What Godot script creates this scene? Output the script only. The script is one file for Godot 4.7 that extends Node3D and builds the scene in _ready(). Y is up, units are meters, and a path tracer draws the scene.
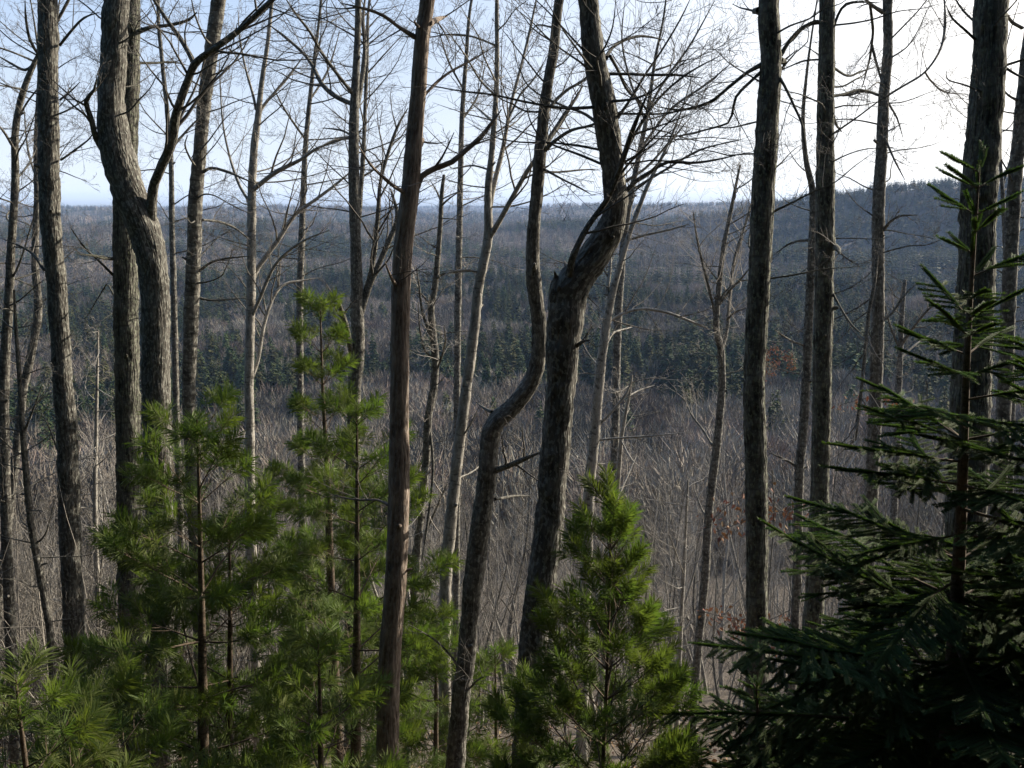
extends Node3D
# A wooded hillside in early spring: bare hardwoods and young pines on a steep brow, a broad forested valley behind.

const F := 950.4                     # focal length in pixels of the 1024 x 768 frame
var EYE := Vector3(0, 1.65, 0)
var PITCH := atan(179.0 / 950.4)
var M := {}
var used := {}
var lump := FastNoiseLite.new()
var rolls := FastNoiseLite.new()
var patch := FastNoiseLite.new()


class Buf:
	var v := PackedVector3Array()
	var n := PackedVector3Array()
	var u := PackedVector2Array()
	var i := PackedInt32Array()

	func tube(pts: PackedVector3Array, rad: PackedFloat32Array, sides: int, reps := 1.0, tile := 1.0, noise: FastNoiseLite = null, amp := 0.0) -> void:
		var k := pts.size()
		var nrm := Vector3.ZERO
		var along := 0.0
		var v0 := v.size()
		for j in k:
			var t: Vector3 = (pts[mini(j + 1, k - 1)] - pts[maxi(j - 1, 0)]).normalized()
			if j == 0:
				nrm = t.cross(Vector3(0.31, 0.2, 0.93))
				if nrm.length_squared() < 0.02:
					nrm = t.cross(Vector3(1, 0, 0))
			else:
				along += pts[j].distance_to(pts[j - 1])
			nrm = (nrm - t * nrm.dot(t)).normalized()
			var b := t.cross(nrm)
			for s in sides + 1:
				var a := TAU * s / sides
				var d := nrm * cos(a) + b * sin(a)
				var r := rad[j]
				if noise:
					var q := pts[j] + d * r
					r *= 1.0 + amp * (noise.get_noise_3dv(q * 4.0) + 0.7 * noise.get_noise_3dv(q * 13.0) + 0.5 * noise.get_noise_3dv(q * 34.0))
				v.append(pts[j] + d * r)
				n.append(d)
				u.append(Vector2(reps * s / sides, along / tile))
		var w := sides + 1
		if noise:
			for j in k:
				for s in w:
					var du: Vector3 = v[v0 + j * w + (s + 1 if s < sides else 1)] - v[v0 + j * w + (s - 1 if s > 0 else sides - 1)]
					var dv: Vector3 = v[v0 + mini(j + 1, k - 1) * w + s] - v[v0 + maxi(j - 1, 0) * w + s]
					n[v0 + j * w + s] = du.cross(dv).normalized()
		for j in k - 1:
			for s in sides:
				var a := v0 + j * w + s
				i.append(a); i.append(a + w + 1); i.append(a + 1)
				i.append(a); i.append(a + w); i.append(a + w + 1)
		# close the end
		var tip := v.size()
		var e: Vector3 = (pts[k - 1] - pts[k - 2]).normalized()
		v.append(pts[k - 1] + e * rad[k - 1] * 0.6); n.append(e); u.append(Vector2(0.5, along / tile))
		for s in sides:
			i.append(v0 + (k - 1) * w + s); i.append(tip); i.append(v0 + (k - 1) * w + s + 1)

	func tri(a: Vector3, b: Vector3, c: Vector3) -> void:
		var k := v.size()
		var m := (c - a).cross(b - a).normalized()
		v.append(a); v.append(b); v.append(c)
		for x in 3:
			n.append(m); u.append(Vector2(0.5, 0.5)); i.append(k + x)

	func mesh() -> ArrayMesh:
		var a := []
		a.resize(Mesh.ARRAY_MAX)
		a[Mesh.ARRAY_VERTEX] = v
		a[Mesh.ARRAY_NORMAL] = n
		a[Mesh.ARRAY_TEX_UV] = u
		a[Mesh.ARRAY_INDEX] = i
		var m := ArrayMesh.new()
		m.add_surface_from_arrays(Mesh.PRIMITIVE_TRIANGLES, a)
		return m


# ---------------------------------------------------------------- helpers

func lin(r: float, g: float, b: float) -> Color:
	return Color(r, g, b).linear_to_srgb()

func rng_of(s: int) -> RandomNumberGenerator:
	var r := RandomNumberGenerator.new()
	r.seed = s * 7919 + 13
	return r

func numbered(called: String) -> String:
	var k: int = used.get(called, 0)
	used[called] = k + 1
	return called if k == 0 else "%s_%03d" % [called, k]

func tag(o: Node, label: String, category: String, group := "", kind := "") -> void:
	if label: o.set_meta("label", label)
	if category: o.set_meta("category", category)
	if group: o.set_meta("group", group)
	if kind: o.set_meta("kind", kind)

func thing(called: String, where: Vector3, label: String, category: String, group := "") -> Node3D:
	var o := Node3D.new()
	o.name = numbered(called)
	add_child(o)
	o.position = where
	tag(o, label, category, group)
	return o

func part(called: String, m: Mesh, mt: Material, parent: Node, kind := "") -> MeshInstance3D:
	var o := MeshInstance3D.new()
	o.name = called
	o.mesh = m
	o.material_override = mt
	if kind: o.set_meta("kind", kind)
	parent.add_child(o, true)
	return o

func scatter(called: String, m: Mesh, mt: Material, where: Array, tints: Array, parent: Node) -> MultiMeshInstance3D:
	var mm := MultiMesh.new()
	mm.transform_format = MultiMesh.TRANSFORM_3D
	mm.use_colors = tints.size() > 0
	mm.mesh = m
	mm.instance_count = where.size()
	for k in where.size():
		mm.set_instance_transform(k, where[k])
	for k in tints.size():
		mm.set_instance_color(k, tints[k])
	var o := MultiMeshInstance3D.new()
	o.name = called
	o.multimesh = mm
	o.material_override = mt
	o.set_meta("kind", "stuff")
	parent.add_child(o, true)
	return o

# a point of the hillside: the sight line through (px, py) met at the upright plane `far` metres ahead
func at(px: float, py: float, far: float) -> Vector3:
	var d := Vector3((px - 512.0) / F, (384.0 - py) / F, -1).rotated(Vector3.RIGHT, -PITCH)
	return EYE + d * (far / -d.z)

func half_width(px: float, py: float, far: float, w: float) -> float:
	var d := Vector3((px - 512.0) / F, (384.0 - py) / F, -1).rotated(Vector3.RIGHT, -PITCH)
	return 0.5 * w * far / -d.z / F

const DROP := [[0.0, 1.65], [5.0, 4.1], [10.0, 6.8], [20.0, 11.6], [40.0, 20.2], [65.0, 29.5], [110.0, 43.0], [180.0, 55.0], [280.0, 63.0], [420.0, 67.0], [600.0, 68.0], [850.0, 65.0], [1150.0, 58.0], [1500.0, -1.0], [1950.0, 57.0], [2500.0, 42.0], [3200.0, -2.0], [4200.0, 62.0], [6400.0, -3.0], [7800.0, 90.0]]
const RIDGE := [
	[[-400.0, 46.0], [100.0, 44.0], [300.0, 38.0], [420.0, 47.0], [560.0, 42.0], [680.0, 34.0], [770.0, 4.0], [830.0, -14.0], [900.0, -20.0], [980.0, -22.0], [1060.0, -14.0], [1400.0, 10.0]],
	[[-400.0, 14.0], [60.0, 13.0], [200.0, 20.0], [300.0, 11.0], [390.0, 20.0], [430.0, 36.0], [510.0, 36.0], [540.0, 12.0], [590.0, 4.0], [640.0, 8.0], [780.0, -6.0], [1400.0, 0.0]],
	[[-400.0, 14.0], [400.0, 20.0], [470.0, 12.0], [540.0, 18.0], [1400.0, 20.0]]]

func along(c: Array, x: float) -> float:
	if x <= c[0][0]: return c[0][1]
	for k in range(1, c.size()):
		if x < c[k][0]:
			var t: float = (x - c[k - 1][0]) / (c[k][0] - c[k - 1][0])
			return lerpf(c[k - 1][1], c[k][1], t * t * (3.0 - 2.0 * t))
	return c[-1][1]

func drop_at(k: int, bearing: float) -> float:
	var d: float = DROP[k][1]
	return d if d >= 0.0 else along(RIDGE[int(-d) - 1], bearing)

func ground(x: float, z: float) -> float:
	var r := sqrt(x * x + z * z)
	var d := lerpf(-z, r, smoothstep(20.0, 200.0, r))
	var y := EYE.y
	if d <= 0.0 or z > 0.0:
		y += -1.65 - 0.12 * minf(d, 0.0) * (1.0 - smoothstep(60.0, 200.0, r)) - minf(r, 200.0) * 0.02 * smoothstep(60.0, 200.0, r)
	else:
		var bearing := 512.0 + F * x / maxf(-z, r * 0.35)
		var last := DROP.size() - 1
		var k := 1
		while k < last and d > DROP[k][0]:
			k += 1
		var t: float = clampf((d - DROP[k - 1][0]) / (DROP[k][0] - DROP[k - 1][0]), 0.0, 1.0)
		if k >= 13: t = t * t * (3.0 - 2.0 * t)
		y -= lerpf(drop_at(k - 1, bearing), drop_at(k, bearing), t)
	y += rolls.get_noise_2d(x * 0.25, z * 0.25) * minf(0.25 + r * 0.012, 5.0) * smoothstep(3.0, 14.0, r)
	y += rolls.get_noise_2d(x * 0.07 + 90.0, z * 0.07) * (16.0 * smoothstep(250.0, 900.0, r) - 6.0 * smoothstep(2600.0, 3200.0, r))
	y += rolls.get_noise_2d(x * 6.0, z * 6.0) * 0.12
	return y

func smooth_line(raw: Array, step: float) -> Array:
	# raw: [[Vector3, radius], ...]; a Catmull-Rom curve through them
	var pts := PackedVector3Array()
	var rad := PackedFloat32Array()
	for k in raw.size() - 1:
		var p0: Vector3 = raw[maxi(k - 1, 0)][0]
		var p1: Vector3 = raw[k][0]
		var p2: Vector3 = raw[k + 1][0]
		var p3: Vector3 = raw[mini(k + 2, raw.size() - 1)][0]
		var c := maxi(1, int(ceil(p1.distance_to(p2) / step)))
		for s in c:
			var t := float(s) / c
			pts.append(p1.cubic_interpolate(p2, p0, p3, t))
			rad.append(lerpf(raw[k][1], raw[k + 1][1], t))
	pts.append(raw[-1][0])
	rad.append(raw[-1][1])
	return [pts, rad]

func aside(d: Vector3, rng: RandomNumberGenerator) -> Vector3:
	var q := Vector3(rng.randfn(), rng.randfn() * 0.8, rng.randfn())
	q -= d * q.dot(d)
	return q.normalized()

func grow(buf: Buf, p: Vector3, dir: Vector3, length: float, r: float, level: int, rng: RandomNumberGenerator, up := 0.05, least := 0.0012, kink := 0.12) -> void:
	var n := clampi(int(length / 0.1), 3, 7)
	var pts := PackedVector3Array()
	var rad := PackedFloat32Array()
	var d := dir
	for j in n + 1:
		pts.append(p)
		rad.append(maxf(r * (1.0 - 0.72 * j / n), least))
		d = (d + Vector3(rng.randfn(0, kink), rng.randfn(0, kink * 0.8) + up, rng.randfn(0, kink))).normalized()
		p += d * length / n
	buf.tube(pts, rad, 5 if r > 0.02 else (4 if r > 0.008 else 3))
	if level > 0:
		sprout(buf, pts, rad, length, level - 1, rng.randi_range(3, 5), rng, up, least, kink)

func sprout(buf: Buf, pts: PackedVector3Array, rad: PackedFloat32Array, length: float, level: int, kids: int, rng: RandomNumberGenerator, up := 0.05, least := 0.0012, kink := 0.12, from := 0.2) -> void:
	var n := pts.size() - 1
	for c in kids:
		var t := lerpf(from, 1.0, (c + rng.randf()) / kids)
		var x := minf(t * n, n - 0.01)
		var k := int(x)
		var pos := pts[k].lerp(pts[k + 1], x - k)
		var d := (pts[k + 1] - pts[k]).normalized()
		var out := (d * rng.randf_range(0.55, 1.0) + aside(d, rng) * 0.75).normalized()
		grow(buf, pos, out, length * rng.randf_range(0.32, 0.62) * (1.2 - 0.55 * t), maxf(rad[k] * rng.randf_range(0.32, 0.5), least), level, rng, up, least, kink)

# ---------------------------------------------------------------- materials

func noise_of(s: int, freq: float, ridged := false, oct := 4) -> FastNoiseLite:
	var f := FastNoiseLite.new()
	f.seed = s
	f.noise_type = FastNoiseLite.TYPE_SIMPLEX_SMOOTH
	f.frequency = freq
	f.fractal_octaves = oct
	f.fractal_type = FastNoiseLite.FRACTAL_RIDGED if ridged else FastNoiseLite.FRACTAL_FBM
	return f

func field(s: int, freq: float, w: int, h: int, W: int, H: int, ridged := false) -> PackedByteArray:
	var im: Image = noise_of(s, freq, ridged).get_seamless_image(w, h)
	im.convert(Image.FORMAT_L8)
	if w != W or h != H:
		im.resize(W, H, Image.INTERPOLATE_CUBIC)
	return im.get_data()

# bark: a dark furrow colour, a ridge colour, a pale lichen colour (all linear), how deep the furrows, how much lichen
func bark(called: String, s: int, dark: Vector3, light: Vector3, lichen: Vector3, furrow: float, spots: float, bands: float, relief: float, rough := 0.9) -> StandardMaterial3D:
	var W := 256
	var H := 512
	var fur := field(s, 0.016, W, 110, W, H, true)
	var fine := field(s + 1, 0.05, W, 170, W, H)
	var cloud := field(s + 2, 0.007, W, H, W, H)
	var crust := field(s + 5, 0.055, W, H, W, H)
	var spot := field(s + 3, 0.03, W, H, W, H)
	var band := field(s + 4, 0.03, 48, H, W, H)
	var c := PackedByteArray()
	var hgt := PackedByteArray()
	c.resize(W * H * 3)
	hgt.resize(W * H)
	for k in W * H:
		var f := fur[k] / 255.0
		var g := fine[k] / 255.0
		var m := clampf(lerpf(0.75, pow(f, 0.8), furrow) * 0.75 + (g - 0.5) * 0.5 + (cloud[k] / 255.0 - 0.5) * 0.9 + 0.1, 0.0, 1.0)
		var l := smoothstep(0.55, 0.66, spot[k] / 255.0 + (crust[k] / 255.0 - 0.5) * 0.35) * spots
		var bd := smoothstep(0.62, 0.72, band[k] / 255.0) * bands
		var col := dark.lerp(light, m).lerp(lichen, l).lerp(dark * 0.6, bd)
		var e := Color(col.x, col.y, col.z).linear_to_srgb()
		c[k * 3] = int(clampf(e.r, 0, 1) * 255.0)
		c[k * 3 + 1] = int(clampf(e.g, 0, 1) * 255.0)
		c[k * 3 + 2] = int(clampf(e.b, 0, 1) * 255.0)
		hgt[k] = int(clampf(f * furrow * 0.7 + g * 0.3 - bd * 0.2, 0.0, 1.0) * 255.0)
	var m := StandardMaterial3D.new()
	m.resource_name = called
	m.albedo_texture = ImageTexture.create_from_image(Image.create_from_data(W, H, false, Image.FORMAT_RGB8, c))
	m.heightmap_enabled = true
	m.heightmap_scale = relief
	m.heightmap_texture = ImageTexture.create_from_image(Image.create_from_data(W, H, false, Image.FORMAT_L8, hgt))
	m.roughness = rough
	m.metallic_specular = 0.3
	M[called] = m
	return m

func flat(called: String, c: Color, rough := 0.85, back := Color.BLACK, tinted := false) -> StandardMaterial3D:
	var m := StandardMaterial3D.new()
	m.resource_name = called
	m.albedo_color = c
	m.roughness = rough
	m.metallic_specular = 0.25
	m.vertex_color_use_as_albedo = tinted
	m.cull_mode = BaseMaterial3D.CULL_DISABLED
	if back != Color.BLACK:
		m.backlight_enabled = true
		m.backlight = back
	M[called] = m
	return m

func make_materials() -> void:
	bark("bark_maple", 11, Vector3(0.022, 0.02, 0.017), Vector3(0.132, 0.123, 0.107), Vector3(0.32, 0.325, 0.28), 0.85, 0.4, 0.0, 3.0)
	bark("bark_rough", 93, Vector3(0.02, 0.019, 0.015), Vector3(0.13, 0.124, 0.104), Vector3(0.25, 0.28, 0.19), 0.95, 0.4, 0.3, 3.5)
	bark("bark_grey", 23, Vector3(0.03, 0.027, 0.023), Vector3(0.145, 0.135, 0.118), Vector3(0.35, 0.35, 0.3), 0.5, 0.4, 0.5, 1.5)
	bark("bark_pale", 37, Vector3(0.09, 0.081, 0.069), Vector3(0.29, 0.27, 0.236), Vector3(0.42, 0.41, 0.37), 0.3, 0.35, 0.7, 1.0)
	bark("bark_dead", 51, Vector3(0.075, 0.055, 0.043), Vector3(0.29, 0.232, 0.188), Vector3(0.33, 0.30, 0.265), 0.9, 0.3, 0.0, 2.0)
	bark("bark_pine", 67, Vector3(0.035, 0.026, 0.018), Vector3(0.12, 0.088, 0.062), Vector3(0.2, 0.19, 0.15), 0.3, 0.25, 0.5, 0.5)
	flat("twig", lin(0.085, 0.079, 0.072))
	flat("twig_pale", lin(0.25, 0.228, 0.198))
	flat("twig_grey", lin(0.122, 0.11, 0.094))
	flat("needle_pine", lin(0.105, 0.138, 0.044), 0.65, lin(0.75, 0.9, 0.34), true)
	flat("needle_fir", lin(0.062, 0.094, 0.034), 0.75, lin(0.5, 0.65, 0.22), true)
	flat("leaf_copper", lin(0.2, 0.118, 0.078), 0.75, lin(0.3, 0.19, 0.13), true)
	flat("litter_leaf", lin(0.2, 0.14, 0.09), 0.8, lin(0.3, 0.2, 0.1), true)
	flat("green_dark", lin(0.036, 0.056, 0.02))
	flat("green_light", lin(0.06, 0.085, 0.028))
	flat("far_bare", Color.WHITE, 0.9, Color.BLACK, true)
	flat("far_green", Color.WHITE, 0.8, Color.BLACK, true)
	flat("grass_dry", lin(0.3, 0.22, 0.13), 0.8, lin(0.4, 0.3, 0.2), true)
	var m := StandardMaterial3D.new()
	m.resource_name = "forest_floor"
	var ramp := Gradient.new()
	ramp.offsets = PackedFloat32Array([0.0, 0.35, 0.6, 1.0])
	ramp.colors = PackedColorArray([lin(0.02, 0.015, 0.011), lin(0.055, 0.045, 0.036), lin(0.1, 0.083, 0.066), lin(0.18, 0.152, 0.122)])
	var t := NoiseTexture2D.new()
	t.width = 512; t.height = 512; t.seamless = true
	t.noise = noise_of(5, 0.03, false, 5)
	t.color_ramp = ramp
	m.albedo_texture = t
	m.uv1_triplanar = true
	m.uv1_world_triplanar = true
	m.uv1_scale = Vector3.ONE * 0.35
	m.roughness = 0.95
	m.metallic_specular = 0.2
	M["floor"] = m

# ---------------------------------------------------------------- ground

func make_ground() -> void:
	var radii := PackedFloat32Array([0.0])
	var r := 0.6
	while r < 7600.0:
		radii.append(r)
		r *= 1.055
		if r > 700.0: r += 25.0 - r * 0.02 if r < 1250.0 else 0.0
	var na := 288
	var b := Buf.new()
	for j in radii.size():
		for s in na:
			var a := TAU * s / na
			var x := sin(a) * radii[j]
			var z := -cos(a) * radii[j]
			b.v.append(Vector3(x, ground(x, z), z))
			b.u.append(Vector2(x, z))
	b.n.resize(b.v.size())
	for j in radii.size() - 1:
		for s in na:
			var p := j * na + s
			var q := j * na + (s + 1) % na
			b.i.append(p); b.i.append(p + na); b.i.append(q + na)
			b.i.append(p); b.i.append(q + na); b.i.append(q)
	for k in range(0, b.i.size(), 3):
		var f: Vector3 = (b.v[b.i[k + 2]] - b.v[b.i[k]]).cross(b.v[b.i[k + 1]] - b.v[b.i[k]])
		for x in 3:
			b.n[b.i[k + x]] += f
	for k in b.n.size():
		b.n[k] = b.n[k].normalized() if b.n[k].length_squared() > 0.0 else Vector3.UP
	var o := part("terrain", b.mesh(), M.floor, self)
	tag(o, "brown leaf strewn hillside falling into a wide wooded valley", "terrain", "", "structure")

# ---------------------------------------------------------------- hardwoods traced from the photograph

# d: distance; trunk, limbs: [[px, py, width px, (depth offset)], ...], trunk from the top down, limbs from the trunk outward
func hardwood(spec: Dictionary) -> Node3D:
	var rng := rng_of(spec.seed)
	var far: float = spec.d
	var raw := []
	# crown above the frame
	var first: Array = spec.trunk[0]
	var top: Vector3 = at(first[0], first[1], far)
	var top_r := half_width(first[0], first[1], far, first[2])
	var second: Vector3 = at(spec.trunk[1][0], spec.trunk[1][1], far)
	var lead := (top - second).normalized()
	var extra: float = spec.get("extra", 5.0)
	if extra > 0.0:
		var n := maxi(3, int(extra / 0.7))
		var p := top
		var d := lead
		var up := []
		for k in n:
			d = (d + Vector3(rng.randfn(0, 0.1), 0.12, rng.randfn(0, 0.1))).normalized()
			p += d * extra / n
			up.append([p, maxf(top_r * (1.0 - 0.93 * (k + 1) / n), 0.006)])
		up.reverse()
		raw.append_array(up)
	for q in spec.trunk:
		var dz: float = q[3] if q.size() > 3 else 0.0
		raw.append([at(q[0], q[1], far + dz), half_width(q[0], q[1], far + dz, q[2])])
	# down to the ground
	var low: Vector3 = raw[-1][0]
	var down := (low - (raw[-2][0] as Vector3)).normalized()
	down = (down + Vector3(0, -0.6, 0)).normalized()
	var lr: float = raw[-1][1]
	var guard := 0
	while low.y > ground(low.x, low.z) - 0.15 and guard < 60:
		low += down * 0.35
		guard += 1
		var over := low.y - ground(low.x, low.z)
		lr = maxf(lr, raw[-1][1]) * (1.12 if over < 0.5 else 1.005)
		raw.append([low, lr])
	raw.reverse()
	var base := Vector3(low.x, ground(low.x, low.z), low.z)
	var o := thing(spec.called, base, spec.label, spec.get("category", "tree"), spec.get("group", ""))
	var mt: Material = M[spec.bark]
	var tw: Material = M[spec.get("twigs", "twig")]
	for q in raw:
		q[0] -= base
	var line := smooth_line(raw, spec.get("step", 0.04))
	var wide: float = line[1][0]
	var b := Buf.new()
	b.tube(line[0], line[1], 22 if wide > 0.06 else 12, maxf(1.0, roundf(wide * TAU / 0.45)), 1.0, lump, spec.get("lumps", 0.12))
	part("trunk", b.mesh(), mt, o)
	# broken stubs and knots
	for k in int(spec.get("stubs", 10)):
		var j := rng.randi_range(int(line[0].size() * 0.12), int(line[0].size() * 0.8))
		var a := rng.randf() * TAU
		var d := Vector3(cos(a), rng.randf_range(-0.1, 0.5), sin(a)).normalized()
		var r0: float = line[1][j]
		var l := r0 * 0.75 + rng.randf_range(0.012, 0.07)
		var sb := Buf.new()
		var w := minf(rng.randf_range(0.007, 0.02), r0 * 0.35)
		sb.tube(PackedVector3Array([line[0][j] + d * r0 * 0.6, line[0][j] + d * (r0 * 1.02), line[0][j] + d * l + Vector3(0, 0.01, 0)]), PackedFloat32Array([w * 1.7, w * 1.15, w * 0.7]), 7, 1.0, 0.6, lump, 0.2)
		part("stub", sb.mesh(), mt, o)
	# traced limbs
	for l in spec.get("limbs", []):
		var lraw := []
		var sway := rng.randf_range(-0.9, 0.9)
		var count: int = l.size()
		for k in count:
			var q: Array = l[k]
			var dz: float = q[3] if q.size() > 3 else sway * k / (count - 1)
			lraw.append([at(q[0], q[1], far + dz) - base, half_width(q[0], q[1], far + dz, q[2] * (0.72 if q[2] < 5.5 else 0.85))])
		limb(o, lraw, mt, tw, rng, spec.get("twigging", 1.0))
	# small side branches along the trunk that the photograph shows as tangles: [from py, to py, how many, metres]
	for s in spec.get("sprays", []):
		for k in int(s[2]):
			var y := lerpf(s[0], s[1], (k + rng.randf()) / s[2])
			var want := at(512, y, far).y - base.y
			var pts: PackedVector3Array = line[0]
			var j := 0
			while j < pts.size() - 1 and pts[j].y < want:
				j += 1
			spray(o, pts[j], line[1][j], s[3] * rng.randf_range(0.6, 1.2), mt, tw, rng, 0.1, spec.get("twigging", 1.0))
	# the crown over the frame
	for k in int(spec.get("crown", 5)):
		var pts: PackedVector3Array = line[0]
		var y0 := top.y - base.y
		var want := y0 + extra * rng.randf_range(0.05, 0.95)
		var j := 0
		while j < pts.size() - 2 and pts[j].y < want:
			j += 1
		spray(o, pts[j], line[1][j], rng.randf_range(0.9, 2.0), mt, tw, rng, 0.3, 0.6)
	return o

func spray(o: Node3D, p: Vector3, r: float, length: float, mt: Material, tw: Material, rng: RandomNumberGenerator, rise: float, twigging: float) -> void:
	var a := rng.randf() * TAU
	var d := Vector3(cos(a), rise + rng.randf_range(-0.1, 0.4), sin(a)).normalized()
	var lraw := []
	var lr := minf(r * 0.5, 0.004 + 0.006 * length)
	p += d * r * 0.5
	for k in 6:
		lraw.append([p, lr * (1.0 - 0.15 * k)])
		d = (d + Vector3(rng.randfn(0, 0.18), rng.randfn(0, 0.15) + 0.05, rng.randfn(0, 0.18))).normalized()
		p += d * length / 5.0
	limb(o, lraw, mt, tw, rng, twigging)

func limb(o: Node3D, lraw: Array, mt: Material, tw: Material, rng: RandomNumberGenerator, twigging: float) -> void:
	if lraw[-1][1] < 0.02: lraw[-1][1] *= 0.35
	var line := smooth_line(lraw, 0.08)
	var b := Buf.new()
	var length := 0.0
	for k in line[0].size() - 1:
		length += line[0][k].distance_to(line[0][k + 1])
	b.tube(line[0], line[1], 8, 1.0, 0.6, lump, 0.12)
	var l := part("limb", b.mesh(), mt, o)
	if twigging <= 0.0 or length < 0.2: return
	var t := Buf.new()
	sprout(t, line[0], line[1], minf(length, 2.2), 2 if length > 0.5 else 1, maxi(3, int(length * 6.0 * twigging)), rng, 0.05, 0.0012, 0.13, 0.2)
	part("twigs", t.mesh(), tw, l, "stuff")

# ---------------------------------------------------------------- conifers close by

func shoot_mesh(s: int, long: float, needle: float, count: int, spread: float, wide: float) -> ArrayMesh:
	var rng := rng_of(s)
	var b := Buf.new()
	b.tube(PackedVector3Array([Vector3.ZERO, Vector3(0, long * 0.5, 0), Vector3(0, long, 0)]), PackedFloat32Array([0.0028, 0.0024, 0.0016]), 3)
	for k in count:
		var t := pow(rng.randf(), 0.6)
		var a := rng.randf() * TAU
		var out := Vector3(cos(a), 0, sin(a))
		var d := (out * spread * rng.randf_range(0.6, 1.15) * (1.0 - 0.55 * t * t) + Vector3(0, 1, 0) * rng.randf_range(0.5, 1.0)).normalized()
		var p := Vector3(0, long * t, 0)
		var side := d.cross(Vector3(rng.randfn(), rng.randfn(), rng.randfn())).normalized() * wide * 0.5
		var l := needle * rng.randf_range(0.75, 1.1)
		var mid := p + d * l * 0.55
		var tip := p + (d + Vector3(0, -0.06, 0) + out * 0.08).normalized() * l
		b.tri(p - side, mid + side, p + side * 0.6)
		b.tri(p - side, tip, mid + side)
	return b.mesh()

func fir_mesh(s: int) -> ArrayMesh:
	var rng := rng_of(s)
	var b := Buf.new()
	var long := 0.13
	b.tube(PackedVector3Array([Vector3.ZERO, Vector3(0, long * 0.5, 0.006), Vector3(0, long, 0)]), PackedFloat32Array([0.0026, 0.002, 0.0014]), 3)
	for k in 190:
		var t := (k + rng.randf()) / 190.0
		var a := rng.randf_range(-0.4, 0.4) + (PI if k % 2 else 0.0)
		if k % 5 == 0: a = rng.randf_range(0.4, PI - 0.4)
		var out := Vector3(cos(a), 0, sin(a))
		var d := (out + Vector3(0, rng.randf_range(0.3, 0.8), 0)).normalized()
		var p := Vector3(0, long * t, 0)
		var side := Vector3(0, 1, 0).cross(d).cross(d).normalized() * 0.0016
		var tip := p + d * rng.randf_range(0.010, 0.017)
		b.tri(p - side, tip - side * 0.5, p + side)
		b.tri(tip - side * 0.5, tip + side * 0.5, p + side)
	return b.mesh()

func axis_to(d: Vector3, p: Vector3, size: float, rng: RandomNumberGenerator, flat_up := false) -> Transform3D:
	var y := d.normalized()
	var x := y.cross(Vector3.UP) if flat_up else y.cross(Vector3(rng.randfn(), rng.randfn(), rng.randfn()))
	if x.length_squared() < 0.001: x = y.cross(Vector3.RIGHT)
	x = x.normalized()
	if flat_up: x = x.rotated(y, rng.randfn(0, 0.25))
	return Transform3D(Basis(x * size, y * size, x.cross(y) * size), p)

var shoots := {}

# stem: [[px, py], ...] top first, d distance, reach: branch length at the foot in metres
func pine(spec: Dictionary) -> Node3D:
	var rng := rng_of(spec.seed)
	var far: float = spec.d
	var raw := []
	for q in spec.stem:
		raw.append(at(q[0], q[1], far))
	var low: Vector3 = raw[-1]
	var base := Vector3(low.x, ground(low.x, low.z), low.z)
	if low.y > base.y: raw.append(base - Vector3(0, 0.1, 0))
	raw.reverse()
	var height: float = raw[-1].y - base.y
	var foot: float = spec.get("foot", 0.012 * height + 0.012)
	var list := []
	for p in raw:
		list.append([p - base, lerpf(foot, 0.005, clampf((p.y - base.y) / height, 0.0, 1.0))])
	return conifer(spec, base, list, height, rng)

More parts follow.
